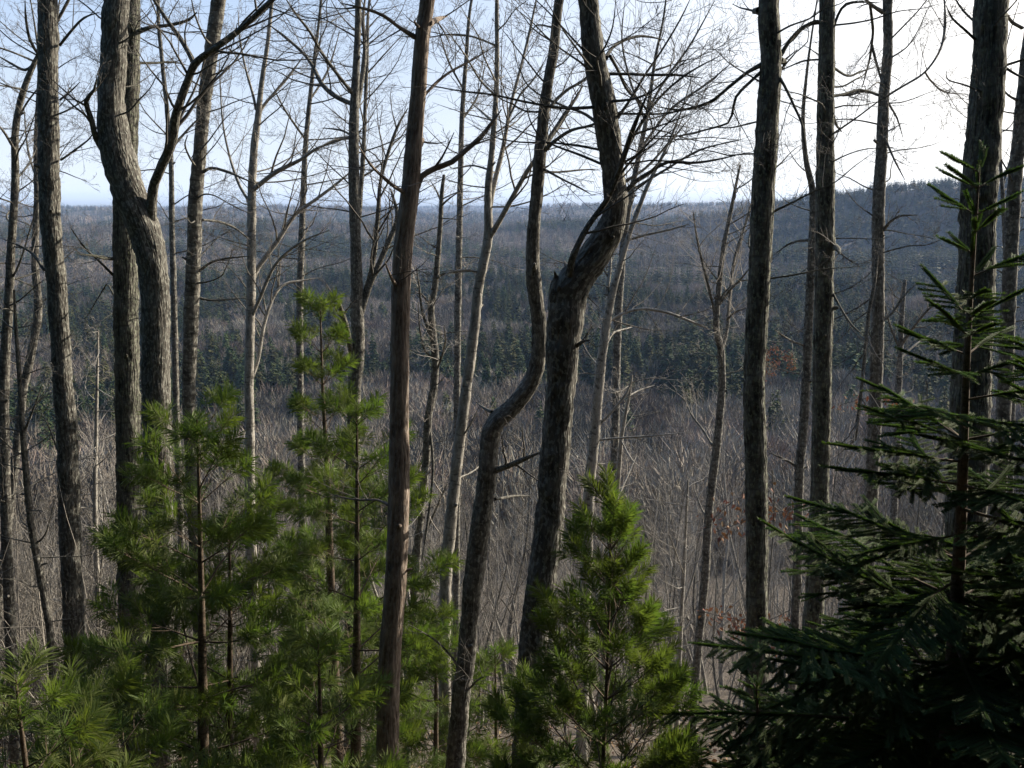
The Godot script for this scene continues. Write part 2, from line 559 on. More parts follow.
func conifer(spec: Dictionary, base: Vector3, list: Array, height: float, rng: RandomNumberGenerator) -> Node3D:
	var o := thing(spec.called, base, spec.label, spec.get("category", "tree"), spec.get("group", ""))
	var line := smooth_line(list, 0.12)
	var pts: PackedVector3Array = line[0]
	var b := Buf.new()
	b.tube(pts, line[1], 10, 1.0, 0.5, lump, 0.05)
	part("trunk", b.mesh(), M.bark_pine, o)
	var fir: bool = spec.get("fir", false)
	var reach: float = spec.reach
	var gap: float = spec.get("gap", 0.34)
	var where := []
	var tints := []
	var size: float = spec.get("size", 1.0)
	var bare: float = spec.get("bare", 0.0)     # height below which there are no branches
	var y := height - gap * 0.6
	where.append(axis_to(Vector3.UP, pts[-1] - Vector3(0, 0.08, 0), size, rng))
	if not fir:
		for k in 3:
			where.append(axis_to(Vector3(rng.randfn(0, 0.15), 1, rng.randfn(0, 0.15)), pts[-1] - Vector3(0, 0.12 + 0.07 * k, 0), size * 0.8, rng))
	else:
		for k in 4:
			where.append(axis_to(Vector3(rng.randfn(0, 0.2), 1, rng.randfn(0, 0.2)), pts[-1] - Vector3(0, 0.1 * k + 0.1, 0), size, rng))
	var turn := rng.randf() * TAU
	while y > maxf(bare, 0.15):
		var depth := 1.0 - y / height
		var n: int = int(spec.get("whorl", 5) * (1.0 if spec.get("shoot", "white") != "red" else 0.55 + 0.45 * minf(depth * 2.0, 1.0)) + rng.randf_range(-0.6, 1.2))
		turn += 0.7
		for k in n:
			var a := turn + TAU * (k + rng.randf_range(-0.25, 0.25)) / n
			var long := reach * pow(depth, spec.get("taper", 0.75)) * (rng.randf_range(0.5, 1.22) if fir else rng.randf_range(0.7, 1.12))
			long = maxf(long, 0.1)
			var j := 0
			var yy := y + rng.randf_range(-0.06, 0.06) * (4.0 if fir else 1.0)
			while j < pts.size() - 1 and pts[j].y < yy:
				j += 1
			var p := pts[j]
			var rise: float = lerpf(spec.get("rise_top", 1.1), spec.get("rise_low", 0.35), minf(depth * 1.4, 1.0))
			var d := Vector3(cos(a), rise + rng.randfn(0, 0.1), sin(a)).normalized()
			var seg := maxi(4, int(long / 0.12))
			var bp := PackedVector3Array()
			var br := PackedFloat32Array()
			var r0 := 0.0035 + long * 0.0065
			for s in seg + 1:
				bp.append(p)
				br.append(maxf(r0 * (1.0 - 0.8 * s / seg), 0.002))
				d = (d + Vector3(rng.randfn(0, 0.05), rng.randfn(0, 0.05) + spec.get("lift", 0.05), rng.randfn(0, 0.05))).normalized()
				p += d * long / seg
			var bb := Buf.new()
			bb.tube(bp, br, 5)
			var tone := rng.randf_range(0.75, 1.2)
			var start: float = spec.get("inner", 0.25)
			if fir:
				fir_branch(bb, bp, br, long, where, tints, size, rng, tone)
			else:
				pine_branch(bb, bp, br, long, start, spec.get("dense", 0.05), where, size, rng)
			part("branch", bb.mesh(), M.bark_pine, o)
		y -= gap * rng.randf_range(0.8, 1.2)
	var tint: Color = spec.get("tint", Color.WHITE)
	tints.clear()
	for k in where.size():
		var f := rng.randf_range(0.8, 1.2)
		tints.append(Color(tint.r * f * rng.randf_range(0.9, 1.15), tint.g * f, tint.b * f))
	var key: String = spec.get("shoot", "white")
	scatter("needles", shoots[key], M.needle_fir if fir else M.needle_pine, where, tints, o)
	return o

func pine_branch(bb: Buf, bp: PackedVector3Array, br: PackedFloat32Array, long: float, start: float, dense: float, where: Array, size: float, rng: RandomNumberGenerator) -> void:
	var seg := bp.size() - 1
	var d := (bp[seg] - bp[seg - 1]).normalized()
	where.append(axis_to(d, bp[seg], size, rng))
	where.append(axis_to(d, bp[seg] - d * 0.06, size, rng))
	var kids := int((long - 0.08) / dense)
	for c in kids:
		var t := lerpf(start, 1.0, (c + rng.randf()) / kids)
		var x := minf(t * seg, seg - 0.01)
		var k := int(x)
		var pos := bp[k].lerp(bp[k + 1], x - k)
		var dd := (bp[k + 1] - bp[k]).normalized()
		var side := dd.cross(Vector3.UP).normalized() * (1.0 if c % 2 else -1.0)
		var out := (dd * rng.randf_range(0.6, 1.0) + side * rng.randf_range(0.5, 1.0) + Vector3(0, rng.randf_range(-0.15, 0.4), 0)).normalized()
		var l := minf(long * 0.45, 0.5) * (1.15 - t) * rng.randf_range(0.5, 1.2) + 0.03
		bb.tube(PackedVector3Array([pos, pos + out * l * 0.5, pos + out * l + Vector3(0, 0.02 * l, 0)]), PackedFloat32Array([0.003, 0.0026, 0.002]), 3)
		var m := maxi(1, int(l / 0.085))
		for s in m:
			var q := pos + out * l * (s + 1.0) / m
			var od := (out + aside(out, rng) * rng.randf_range(0.0, 0.55) + Vector3(0, 0.12, 0)).normalized()
			where.append(axis_to(od, q, size * rng.randf_range(0.75, 1.1), rng))

func fir_branch(bb: Buf, bp: PackedVector3Array, br: PackedFloat32Array, long: float, where: Array, tints: Array, size: float, rng: RandomNumberGenerator, tone: float) -> void:
	var seg := bp.size() - 1
	var kids := maxi(4, int(long / 0.022))
	for c in kids:
		var t := lerpf(0.2, 1.0, (c + rng.randf()) / kids)
		var x := minf(t * seg, seg - 0.01)
		var k := int(x)
		var pos := bp[k].lerp(bp[k + 1], x - k)
		var dd := (bp[k + 1] - bp[k]).normalized()
		where.append(axis_to(dd, pos, size, rng, true))
		var side := dd.cross(Vector3.UP).normalized() * (1.0 if c % 2 else -1.0)
		var out := (dd * rng.randf_range(0.45, 0.85) + side * 0.9 + Vector3(0, rng.randf_range(-0.4, 0.02), 0)).normalized()
		var l := minf(long * 0.55, 0.7) * (1.12 - t) * rng.randf_range(0.6, 1.2)
		if l < 0.06: continue
		bb.tube(PackedVector3Array([pos, pos + out * l * 0.5, pos + out * l]), PackedFloat32Array([0.003, 0.0024, 0.0018]), 3)
		var m := maxi(1, int(l / 0.085))
		for s in m:
			var q := pos + out * l * s / m
			where.append(axis_to(out, q, size * rng.randf_range(0.85, 1.1), rng, true))
			for twice in (2 if l > 0.18 and s > 0 else 0):
				var tw := (out + side.rotated(Vector3.UP, rng.randf_range(-1.2, 1.2)) * 0.8).normalized()
				where.append(axis_to(tw, q, size * rng.randf_range(0.7, 1.0), rng, true))

# ---------------------------------------------------------------- the woods below

func mid_bare(s: int, height: float, pale: bool) -> Array:
	# [trunk mesh, crown mesh]
	var rng := rng_of(s)
	var p := Vector3.ZERO
	var d := Vector3(rng.randfn(0, 0.06), 1, rng.randfn(0, 0.06)).normalized()
	var list := []
	var n := 9
	var r := height * 0.0085
	for k in n + 1:
		list.append([p, maxf(r * (1.0 - 0.9 * k / n), 0.008)])
		d = (d + Vector3(rng.randfn(0, 0.09), 0.1, rng.randfn(0, 0.09))).normalized()
		p += d * height / n
	var line := smooth_line(list, 0.5)
	var tb := Buf.new()
	tb.tube(line[0], line[1], 7, 1.0, 0.9)
	var cb := Buf.new()
	sprout(cb, line[0], line[1], height * 0.42, 2, 16, rng, 0.12, 0.003, 0.09, 0.22)
	return [tb.mesh(), cb.mesh()]

func far_bare(s: int, slivers: int, wide: float) -> ArrayMesh:
	var rng := rng_of(s)
	var b := Buf.new()
	b.tube(PackedVector3Array([Vector3(0, -0.05, 0), Vector3(rng.randfn(0, 0.01), 0.45, 0), Vector3(rng.randfn(0, 0.02), 0.9, 0)]), PackedFloat32Array([wide * 0.55, wide * 0.4, wide * 0.12]), 3)
	for k in slivers:
		var t := rng.randf_range(0.2, 0.92)
		var a := rng.randf() * TAU
		var out := Vector3(cos(a), 0, sin(a))
		var rr := 0.26 * sqrt(rng.randf()) * sin(PI * clampf((t - 0.1) / 0.95, 0.05, 1.0))
		var p := Vector3(0, t, 0) + out * rr
		var d := (out * rng.randf_range(0.1, 0.8) + Vector3(rng.randfn(0, 0.25), 1.0, rng.randfn(0, 0.25))).normalized()
		var l := rng.randf_range(0.08, 0.22)
		var side := d.cross(Vector3(rng.randfn(), rng.randfn(), rng.randfn())).normalized() * wide * rng.randf_range(0.15, 0.4)
		b.tri(p - side, p + d * l, p + side)
	return b.mesh()

func far_fir(s: int, tiers: int, per: int, fat: float, stem := true) -> ArrayMesh:
	var rng := rng_of(s)
	var b := Buf.new()
	if stem: b.tube(PackedVector3Array([Vector3(0, -0.05, 0), Vector3(0, 0.5, 0), Vector3(0, 0.98, 0)]), PackedFloat32Array([0.014, 0.009, 0.003]), 4)
	for k in tiers:
		var t := (k + 0.5) / tiers
		var y := lerpf(1.0, 0.1, pow(t, 0.9))
		var reach := fat * (0.12 + 0.88 * pow(t, 0.8)) * rng.randf_range(0.75, 1.15)
		for j in per:
			var a := TAU * (j + rng.randf()) / per
			var out := Vector3(cos(a), 0, sin(a))
			var side := Vector3(-sin(a), 0, cos(a)) * reach * rng.randf_range(0.3, 0.5)
			var rl := reach * rng.randf_range(0.65, 1.2)
			var p := Vector3(0, y + rng.randfn(0, 0.012), 0)
			var tip := p + out * rl + Vector3(0, -0.3 * reach + rng.randfn(0, 0.02), 0)
			var m := p + out * rl * 0.5
			b.tri(p, m + side, tip)
			b.tri(p, tip, m - side + Vector3(0, -0.05 * reach, 0))
	return b.mesh()

func upright(p: Vector3, size: Vector3, rng: RandomNumberGenerator) -> Transform3D:
	var b := Basis(Vector3.UP, rng.randf() * TAU).rotated(Vector3(1, 0, 0), rng.randfn(0, 0.04))
	return Transform3D(b.scaled_local(size), p)

# how likely a tree standing here is an evergreen
func evergreen(bearing: float, r: float, x: float, z: float) -> float:
	var n := patch.get_noise_2d(x, z)
	var p := 0.05 + 0.85 * smoothstep(0.06, 0.2, n)
	if r > 700.0: p = 0.04 + 0.85 * smoothstep(0.02, 0.14, patch.get_noise_2d(x * 0.5, z * 0.8))
	if r < 190.0: p = 0.0
	if r > 640.0 and r < 860.0 and bearing > 150.0 and bearing < 560.0: p = maxf(p, 0.62)
	if r > 950.0: p = maxf(p, 0.97 * smoothstep(720.0, 790.0, bearing))
	if r > 620.0 and r < 900.0 and bearing > 760.0: p = maxf(p, 0.6)
	for s in STANDS:
		p = maxf(p, s[4] * smoothstep(1.0, 0.6, Vector2((bearing - s[0]) / s[2], (r - s[1]) / s[3]).length()))
	return p

const STANDS := [[705.0, 330.0, 75.0, 120.0, 0.95], [560.0, 700.0, 60.0, 90.0, 0.9], [660.0, 560.0, 60.0, 60.0, 0.85], [320.0, 480.0, 45.0, 80.0, 0.7], [800.0, 640.0, 90.0, 90.0, 0.85], [510.0, 540.0, 45.0, 160.0, 0.8], [230.0, 600.0, 50.0, 130.0, 0.7], [45.0, 205.0, 28.0, 35.0, 0.85], [860.0, 480.0, 70.0, 130.0, 0.7], [500.0, 285.0, 18.0, 30.0, 0.85], [420.0, 340.0, 35.0, 70.0, 0.6], [620.0, 470.0, 40.0, 60.0, 0.6], [215.0, 380.0, 20.0, 40.0, 0.7], [960.0, 330.0, 60.0, 80.0, 0.6], [90.0, 420.0, 40.0, 70.0, 0.5]]

const LANDMARKS := [[30.0, "the thin curving trunk"], [82.0, "the straight limbless trunk"], [112.0, "the pale thin sapling"], [172.0, "the S-curved trunk"], [222.0, "the slim crossed trunk"], [280.0, "the pale arching tree"], [338.0, "the narrow white pine"], [378.0, "the banded upright stems"], [412.0, "the leaning dead trunk"], [440.0, "the spindly bristling tree"], [476.0, "the slender forking trunk"], [530.0, "the crooked double-bent trunk"], [578.0, "the massive elbowed trunk"], [640.0, "the bushy young pine"], [700.0, "the slim white-barked tree"], [735.0, "the three-stemmed tree"], [785.0, "the rough drooping-branched trunk"], [850.0, "the straight mossy trunk"], [910.0, "the slim dark trunk"], [985.0, "the tall young fir"], [9999.0, "the leaning grey trunk"]]

func landmark(px: float) -> String:
	for l in LANDMARKS:
		if px < l[0]: return l[1]
	return LANDMARKS[-1][1]

func make_woods() -> void:
	var rng := rng_of(901)
	# single trees on the slope
	var kinds := []
	for k in 7:
		kinds.append(mid_bare(300 + k, 10.0, k % 2 == 0))
	var made := 0
	var mass := []
	for k in 1250:
		var far := 15.0 * pow(22.0, pow(rng.randf(), 0.8))
		var px := rng.randf_range(-140.0, 1160.0)
		var x := far * (px - 512.0) / F
		var z := -far
		var hgt := rng.randf_range(6.5, 10.5) * smoothstep(8.0, 60.0, far + 22.0)
		var p := Vector3(x, ground(x, z) - 0.1, z)
		var kind: Array = kinds[k % 7]
		var sc := hgt / 10.0
		var t := upright(p, Vector3(sc * rng.randf_range(0.85, 1.15), sc, sc), rng)
		if made < 230 and px > -30.0 and px < 1054.0:
			var look := 0 if k % 7 in [0, 2, 4] else (1 if k % 7 in [1, 3] else 2)
			var o := thing("bare_tree", p, "%s %s %s beyond %s" % ["tall" if hgt > 7.6 else "small", ["pale-barked bare tree", "bare grey spreading tree", "thin bare grey tree"][look], "high on the slope" if far < 30.0 else ("midway down the slope" if far < 65.0 else "low on the slope"), landmark(px)], "tree", "bare trees on the slope below")
			o.transform = t
			part("trunk", kind[0], M.bark_pale if look == 0 else M.bark_grey, o)
			part("crown", kind[1], M.twig_pale if look == 0 else M.twig_grey, o)
			made += 1
		else:
			mass.append([k % 7, t.scaled_local(Vector3.ONE * rng.randf_range(0.5, 1.0))])
	var woods := Node3D.new()
	woods.name = "bare_wood"
	add_child(woods)
	tag(woods, "mass of leafless grey hardwoods covering the valley floor and the ridges", "woods", "", "stuff")
	for v in 7:
		var w := []
		for q in mass:
			if q[0] == v: w.append(q[1])
		scatter("stems", kinds[v][0], M.bark_pale if v < 3 else M.bark_grey, w, [], woods)
		scatter("crowns", kinds[v][1], M.twig_pale if v < 2 else M.twig_grey, w, [], woods)
	# the mass beyond
	var green_wood := Node3D.new()
	green_wood.name = "evergreen_wood"
	add_child(green_wood)
	tag(green_wood, "dark evergreen stands spread through the valley and along the ridges", "woods", "", "stuff")
	make_unseen_wood(woods, green_wood, kinds)
	var single := []
	for v in 4:
		single.append(far_fir(560 + v, 30, 14, 0.17 + 0.03 * v, false))
	var pb := Buf.new()
	pb.tube(PackedVector3Array([Vector3(0, -0.05, 0), Vector3(0, 0.5, 0), Vector3(0, 0.98, 0)]), PackedFloat32Array([0.014, 0.009, 0.003]), 6)
	var pole := pb.mesh()
	var singles := 0
	var zones := [[95.0, 700.0, 16500, 0.02, 330], [700.0, 2100.0, 42000, 0.04, 70], [2100.0, 7000.0, 60000, 0.1, 24]]
	for zi in zones.size():
		var zo: Array = zones[zi]
		var bares := []
		var firs := []
		for v in 4:
			bares.append(far_bare(400 + zi * 10 + v, zo[4], zo[3]))
			firs.append(far_fir(500 + zi * 10 + v, [20, 7, 5][zi], [11, 7, 6][zi], 0.17 + 0.03 * v))
		var bw := [[], [], [], []]
		var bt := [[], [], [], []]
		var fw := [[], [], [], []]
		var ft := [[], [], [], []]
		for k in int(zo[2]):
			var r: float = sqrt(lerpf(zo[0] * zo[0], zo[1] * zo[1], rng.randf())) if zi < 2 else lerpf(zo[0], zo[1], pow(rng.randf(), 1.2))
			var px := rng.randf_range(-120.0, 1144.0)
			var a := atan((px - 512.0) / F)
			var x := r * sin(a)
			var z := -r * cos(a)
			if zi == 0 and Vector2((x - 34.0) / 26.0, (z + 285.0) / 34.0).length() < 1.0: continue
			var p := Vector3(x, ground(x, z), z)
			var v := rng.randi() % 4
			var grow_by := 1.0 if zi < 2 else 0.95
			if rng.randf() < evergreen(px, r, x, z):
				var h := rng.randf_range(9.0, 20.0) * grow_by * (0.8 if r > 1000.0 and px > 700.0 else 1.0)
				fw[v].append(upright(p, Vector3(h * rng.randf_range(0.9, 1.5) * (1.0 if r < 900.0 else (1.7 if zi < 2 else 2.2)), h, h * rng.randf_range(0.9, 1.5)), rng))
				if zi == 0 and singles < 110 and r < 430.0 and px > -5.0 and px < 1029.0:
					var kind := rng.randi() % 3
					var o := thing("evergreen_tree", p, "%s evergreen %s beyond %s" % [["dark narrow", "dark spreading", "yellowish green"][kind], "near the foot of the slope" if r < 260.0 else ("on the near valley floor" if r < 380.0 else "out on the valley floor"), landmark(px)], "tree", "evergreens standing on the valley floor")
					var e: Transform3D = fw[v].pop_back()
					if kind == 1: e = e.scaled_local(Vector3(1.25, 1.0, 1.25))
					o.transform = e
					part("trunk", pole, M.bark_pine, o)
					part("crown", single[v], M[["green_dark", "green_dark", "green_light"][kind]], o)
					singles += 1
					continue
				var f := rng.randf_range(0.6, 1.3)
				ft[v].append(Color(0.037 * f * rng.randf_range(0.85, 1.5), 0.053 * f, 0.018 * f))
			else:
				var h := rng.randf_range(9.0, 15.0) * grow_by
				bw[v].append(upright(p, Vector3(h * 1.1 * (1.0 if zi < 2 else 2.2), h, h * 1.1), rng))
				var stand := smoothstep(-0.12, 0.12, patch.get_noise_2d(x * 1.7 + 500.0, z * 1.7))   # aspen stands among maple
				var f := rng.randf_range(0.6, 1.4) * lerpf(0.72, 1.3, stand)
				var warm := rng.randf_range(0.85, 1.08)
				bt[v].append(Color(0.145 * f, 0.129 * f * warm, 0.106 * f * warm))
		for v in 4:
			scatter("crowns", bares[v], M.far_bare, bw[v], bt[v], woods)
			scatter("spires", firs[v], M.far_green, fw[v], ft[v], green_wood)

# unseen wood added around the viewer to keep the sky off the near trunks
func make_unseen_wood(woods: Node3D, green_wood: Node3D, kinds: Array) -> void:
	var rng := rng_of(333)
	var big := far_fir(777, 30, 15, 0.2)
	var w := []
	var t := []
	for q in [[5.9, -6.0, 5.0], [6.9, -4.2, 7.0], [4.6, -2.2, 6.0], [9.0, -3.5, 9.0], [8.0, -1.5, 10.0], [12.0, -3.0, 11.0], [6.0, -0.5, 9.0], [11.0, 0.0, 12.0], [15.0, -2.0, 13.0]]:
		w.append(upright(Vector3(q[0], ground(q[0], q[1]) - 0.1, q[1]), Vector3(q[2] * 1.1, q[2], q[2] * 1.1), rng))
	for q in [[-5.2, -5.0, 6.5], [-6.4, -2.8, 8.0], [-4.6, -1.0, 7.0], [-8.0, -7.5, 8.0], [4.4, 0.5, 7.0]]:
		w.append(upright(Vector3(q[0], ground(q[0], q[1]) - 0.1, q[1]), Vector3(q[2] * 1.1, q[2], q[2] * 1.1), rng))
	for k in 24:  # left rows out of view, added to cut the side skylight
		var z := -22.0 * rng.randf()
		var x := 0.62 * z - 2.6 - 8.0 * rng.randf()
		var h := rng.randf_range(7.0, 14.0)
		w.append(upright(Vector3(x - 0.2 * h, ground(x - 0.2 * h, z) - 0.1, z), Vector3(h, h, h), rng))
	for k in 70:
		var a := rng.randf_range(-1.45, 1.45)
		var r := rng.randf_range(4.5, 30.0)
		var h := rng.randf_range(14.0, 23.0)
		w.append(upright(Vector3(sin(a) * r, ground(sin(a) * r, cos(a) * r) - 0.1, cos(a) * r), Vector3(h * 0.9, h, h * 0.9), rng))
	for k in w.size():
		var f := rng.randf_range(0.7, 1.2)
		t.append(Color(0.032 * f, 0.055 * f, 0.024 * f))
	scatter("spires", big, M.far_green, w, t, green_wood)
	var b := []
	for k in 40:
		var a := rng.randf_range(-1.35, 1.35)
		var r := rng.randf_range(4.0, 26.0)
		b.append(upright(Vector3(sin(a) * r, ground(sin(a) * r, cos(a) * r) - 0.1, cos(a) * r), Vector3.ONE * rng.randf_range(1.2, 1.7), rng))
	scatter("stems", kinds[1][0], M.bark_grey, b, [], woods)
	scatter("crowns", kinds[1][1], M.twig_grey, b, [], woods)

func make_brush() -> void:
	var rng := rng_of(77)
	var o := Node3D.new()
	o.name = "brush"
	add_child(o)
	tag(o, "tangle of thin grey brush covering the slope between the trees", "brush", "", "stuff")
	for v in 4:
		var b := Buf.new()
		for k in 10:
			var a := rng.randf() * TAU
			var rr := sqrt(rng.randf()) * 1.3
			grow(b, Vector3(cos(a) * rr, -0.1, sin(a) * rr), Vector3(rng.randfn(0, 0.22), 1, rng.randfn(0, 0.22)).normalized(), rng.randf_range(1.4, 4.2), rng.randf_range(0.007, 0.016), 2 if k % 4 == 0 else 1, rng, 0.06, 0.0024, 0.1)
		var w := []
		var m := b.mesh()
		for k in 420:
			var far := 11.0 * pow(30.0, rng.randf())
			var x := far * rng.randf_range(-0.66, 0.66)
			if patch.get_noise_2d(x * 10.0, far * 10.0) < 0.02: continue
			w.append(upright(Vector3(x, ground(x, -far), -far), Vector3.ONE * rng.randf_range(0.7, 1.3), rng))
		scatter("stems", m, M.twig_pale if v == 0 else (M.twig_grey if v == 1 else M.twig), w, [], o)

func make_litter() -> void:
	var rng := rng_of(55)
	var b := Buf.new()
	for k in 5:
		var a0 := -0.5 + 0.25 * k
		b.tri(Vector3(0, 0, 0), Vector3(sin(a0) * 0.05, 0.012 * absf(sin(a0)), cos(a0) * 0.07), Vector3(sin(a0 + 0.25) * 0.05, 0.012 * absf(sin(a0 + 0.25)), cos(a0 + 0.25) * 0.07))
	var w := []
	var t := []
	for k in 14000:
		var far := 1.5 * pow(16.0, rng.randf())
		var x := far * rng.randf_range(-0.75, 0.75)
		var bs := Basis.from_euler(Vector3(rng.randfn(-0.45, 0.4), rng.randf() * TAU, rng.randfn(0, 0.4))).scaled(Vector3.ONE * rng.randf_range(0.7, 1.4))
		w.append(Transform3D(bs, Vector3(x, ground(x, -far) + 0.012, -far)))
		var f := rng.randf_range(0.5, 1.5)
		t.append(Color(f, f * rng.randf_range(0.85, 1.1), f * rng.randf_range(0.8, 1.1)))
	var o := scatter("leaf_litter", b.mesh(), M.litter_leaf, w, t, self)
	tag(o, "fallen brown leaves scattered over the hillside", "leaf litter", "", "stuff")

func make_clearing() -> void:
	var rng := rng_of(66)
	var b := Buf.new()
	for k in 14:
		var a := rng.randf() * TAU
		var p := Vector3(rng.randfn(0, 0.5), 0, rng.randfn(0, 0.5))
		var side := Vector3(cos(a), 0, sin(a)) * 0.05
		b.tri(p - side, p + Vector3(rng.randfn(0, 0.25), rng.randf_range(0.5, 1.1), rng.randfn(0, 0.25)), p + side)
	var w := []
	var t := []
	for k in 5000:
		var a := rng.randf() * TAU
		var rr := sqrt(rng.randf())
		var x := 34.0 + cos(a) * rr * 27.0
		var z := -285.0 + sin(a) * rr * 36.0
		w.append(upright(Vector3(x, ground(x, z), z), Vector3.ONE * rng.randf_range(0.8, 1.5), rng))
		var f := rng.randf_range(0.7, 1.3)
		t.append(Color(f, f * rng.randf_range(0.85, 1.05), f))
	var o := scatter("dry_grass", b.mesh(), M.grass_dry, w, t, self)
	tag(o, "tan dry grass in a small clearing on the valley floor", "grass", "", "stuff")

func leafy_sapling(d: float, stem: Array, twigs: Array, seed_: int, count: int, label: String) -> void:
	var rng := rng_of(seed_)
	var raw := []
	for q in stem:
		raw.append([at(q[0], q[1], d), 0.008])
	var low: Vector3 = raw[-1][0]
	var base := Vector3(low.x, ground(low.x, low.z), low.z)
	raw.append([base - Vector3(0, 0.1, 0), 0.016])
	raw.reverse()
	for q in raw: q[0] -= base
	var o := thing("beech_sapling", base, label, "sapling", "saplings holding copper leaves")
	var line := smooth_line(raw, 0.15)
	var b := Buf.new()
	b.tube(line[0], line[1], 6)
	part("trunk", b.mesh(), M.bark_grey, o)
	var leaf := Buf.new()
	leaf.tri(Vector3.ZERO, Vector3(-0.022, 0.035, 0.006), Vector3(0, 0.04, -0.004))
	leaf.tri(Vector3.ZERO, Vector3(0, 0.04, -0.004), Vector3(0.022, 0.035, 0.006))
	leaf.tri(Vector3(-0.022, 0.035, 0.006), Vector3(0.002, 0.085, -0.01), Vector3(0, 0.04, -0.004))
	leaf.tri(Vector3(0.022, 0.035, 0.006), Vector3(0, 0.04, -0.004), Vector3(0.002, 0.085, -0.01))
	var w := []
	var t := []
	for l in twigs:
		var lraw := []
		for q in l:
			lraw.append([at(q[0], q[1], d + rng.randf_range(-0.1, 0.1)) - base, 0.005])
		var ll := smooth_line(lraw, 0.1)
		var lb := Buf.new()
		lb.tube(ll[0], ll[1], 4)
		sprout(lb, ll[0], ll[1], 0.5, 0, 8, rng, -0.02)
		part("branch", lb.mesh(), M.twig, o)
		for k in count:
			var x: float = rng.randf_range(0.2, 1.0) * (ll[0].size() - 1.01)
			var p: Vector3 = ll[0][int(x)] + Vector3(rng.randfn(0, 0.09), rng.randfn(-0.03, 0.08), rng.randfn(0, 0.1))
			w.append(axis_to(Vector3(rng.randfn(0, 0.6), -0.7, rng.randfn(0, 0.6)), p, rng.randf_range(0.7, 1.2), rng))
			var f := rng.randf_range(0.6, 1.3)
			t.append(Color(f, f * rng.randf_range(0.8, 1.2), f))
	scatter("leaves", leaf.mesh(), M.leaf_copper, w, t, o)

# ---------------------------------------------------------------- the scene

func _ready() -> void:
	# camera
	var cam := Camera3D.new()
	cam.name = "camera"
	cam.fov = rad_to_deg(2.0 * atan(384.0 / F))
	cam.near = 0.05
	cam.far = 20000.0
	cam.position = EYE
	cam.rotation = Vector3(-PITCH, 0, 0)
	add_child(cam)
	cam.current = true
	# sky and sun: low, ahead and to the right
	var sun := DirectionalLight3D.new()
	sun.name = "sun"
	var az := deg_to_rad(57.0)
	var el := deg_to_rad(25.0)
	var to_sun := Vector3(sin(az) * cos(el), sin(el), -cos(az) * cos(el))
	sun.look_at_from_position(Vector3.ZERO, -to_sun)
	sun.light_energy = 1.6
	sun.light_color = Color(1.0, 0.955, 0.88)
	sun.light_angular_distance = 0.5
	sun.shadow_enabled = true
	add_child(sun)
	var env := Environment.new()
	env.background_mode = Environment.BG_SKY
	env.sky = Sky.new()
	var sky := ProceduralSkyMaterial.new()
	sky.sky_top_color = lin(0.085, 0.185, 0.36)
	sky.sky_horizon_color = lin(0.43, 0.46, 0.485)
	sky.sky_curve = 0.15
	sky.ground_bottom_color = lin(0.03, 0.027, 0.024)
	sky.ground_horizon_color = lin(0.06, 0.055, 0.05)
	sky.sun_angle_max = 100.0
	sky.sun_curve = 0.38
	env.sky.sky_material = sky
	env.tonemap_mode = Environment.TONE_MAPPER_LINEAR
	env.tonemap_exposure = 2.35
	env.sdfgi_enabled = true
	env.ssao_enabled = true
	env.ssil_enabled = true
	env.fog_enabled = true
	env.fog_density = 0.00008
	env.fog_light_color = Color(0.70, 0.82, 1.0)
	var we := WorldEnvironment.new()
	we.name = "air"
	we.environment = env
	add_child(we)

	lump.seed = 3
	lump.frequency = 1.0
	rolls.seed = 8
	rolls.frequency = 0.05
	rolls.fractal_octaves = 3
	patch.seed = 21
	patch.frequency = 0.0055
	patch.fractal_octaves = 3
	make_materials()
	print("materials ", Time.get_ticks_msec())
	make_ground()
	make_clearing()
	make_woods()
	print("woods ", Time.get_ticks_msec())
	make_brush()
	make_litter()
	print("brush ", Time.get_ticks_msec())

	for spec in TREES:
		hardwood(spec)
	print("hardwoods ", Time.get_ticks_msec())
	shoots["white"] = shoot_mesh(1, 0.08, 0.115, 52, 1.2, 0.0012)
	shoots["red"] = shoot_mesh(2, 0.14, 0.105, 90, 0.85, 0.0012)
	shoots["fir"] = fir_mesh(3)
	for spec in PINES:
		pine(spec)
	print("pines ", Time.get_ticks_msec())
	leafy_sapling(11.5, [[772, 470], [774, 520], [768, 600]], [[[773, 480], [755, 494], [735, 500], [712, 520]], [[773, 500], [745, 520], [716, 532]], [[773, 505], [784, 512], [798, 506], [806, 510]]], 31, 55, "thin sapling holding copper leaves just above a second cluster of them")
	leafy_sapling(11.0, [[790, 600], [792, 640]], [[[790, 610], [762, 622], [730, 618], [705, 612]], [[790, 615], [772, 632], [735, 630]]], 32, 90, "low sapling with a dense cluster of rusty leaves near the ground")
	leafy_sapling(13.0, [[925, 380], [925, 430]], [[[925, 400], [900, 405], [870, 398], [840, 405]]], 33, 60, "sapling with a few copper leaves behind the fir boughs")
	leafy_sapling(30.0, [[779, 335], [779, 380], [780, 460]], [[[779, 345], [770, 350], [764, 362]], [[779, 350], [788, 356], [793, 368]], [[779, 358], [772, 366], [768, 376]]], 34, 110, "taller sapling with a rusty leafed top behind the rough drooping-branched trunk")
	print("done ", Time.get_ticks_msec())

# ---------------------------------------------------------------- what stands where

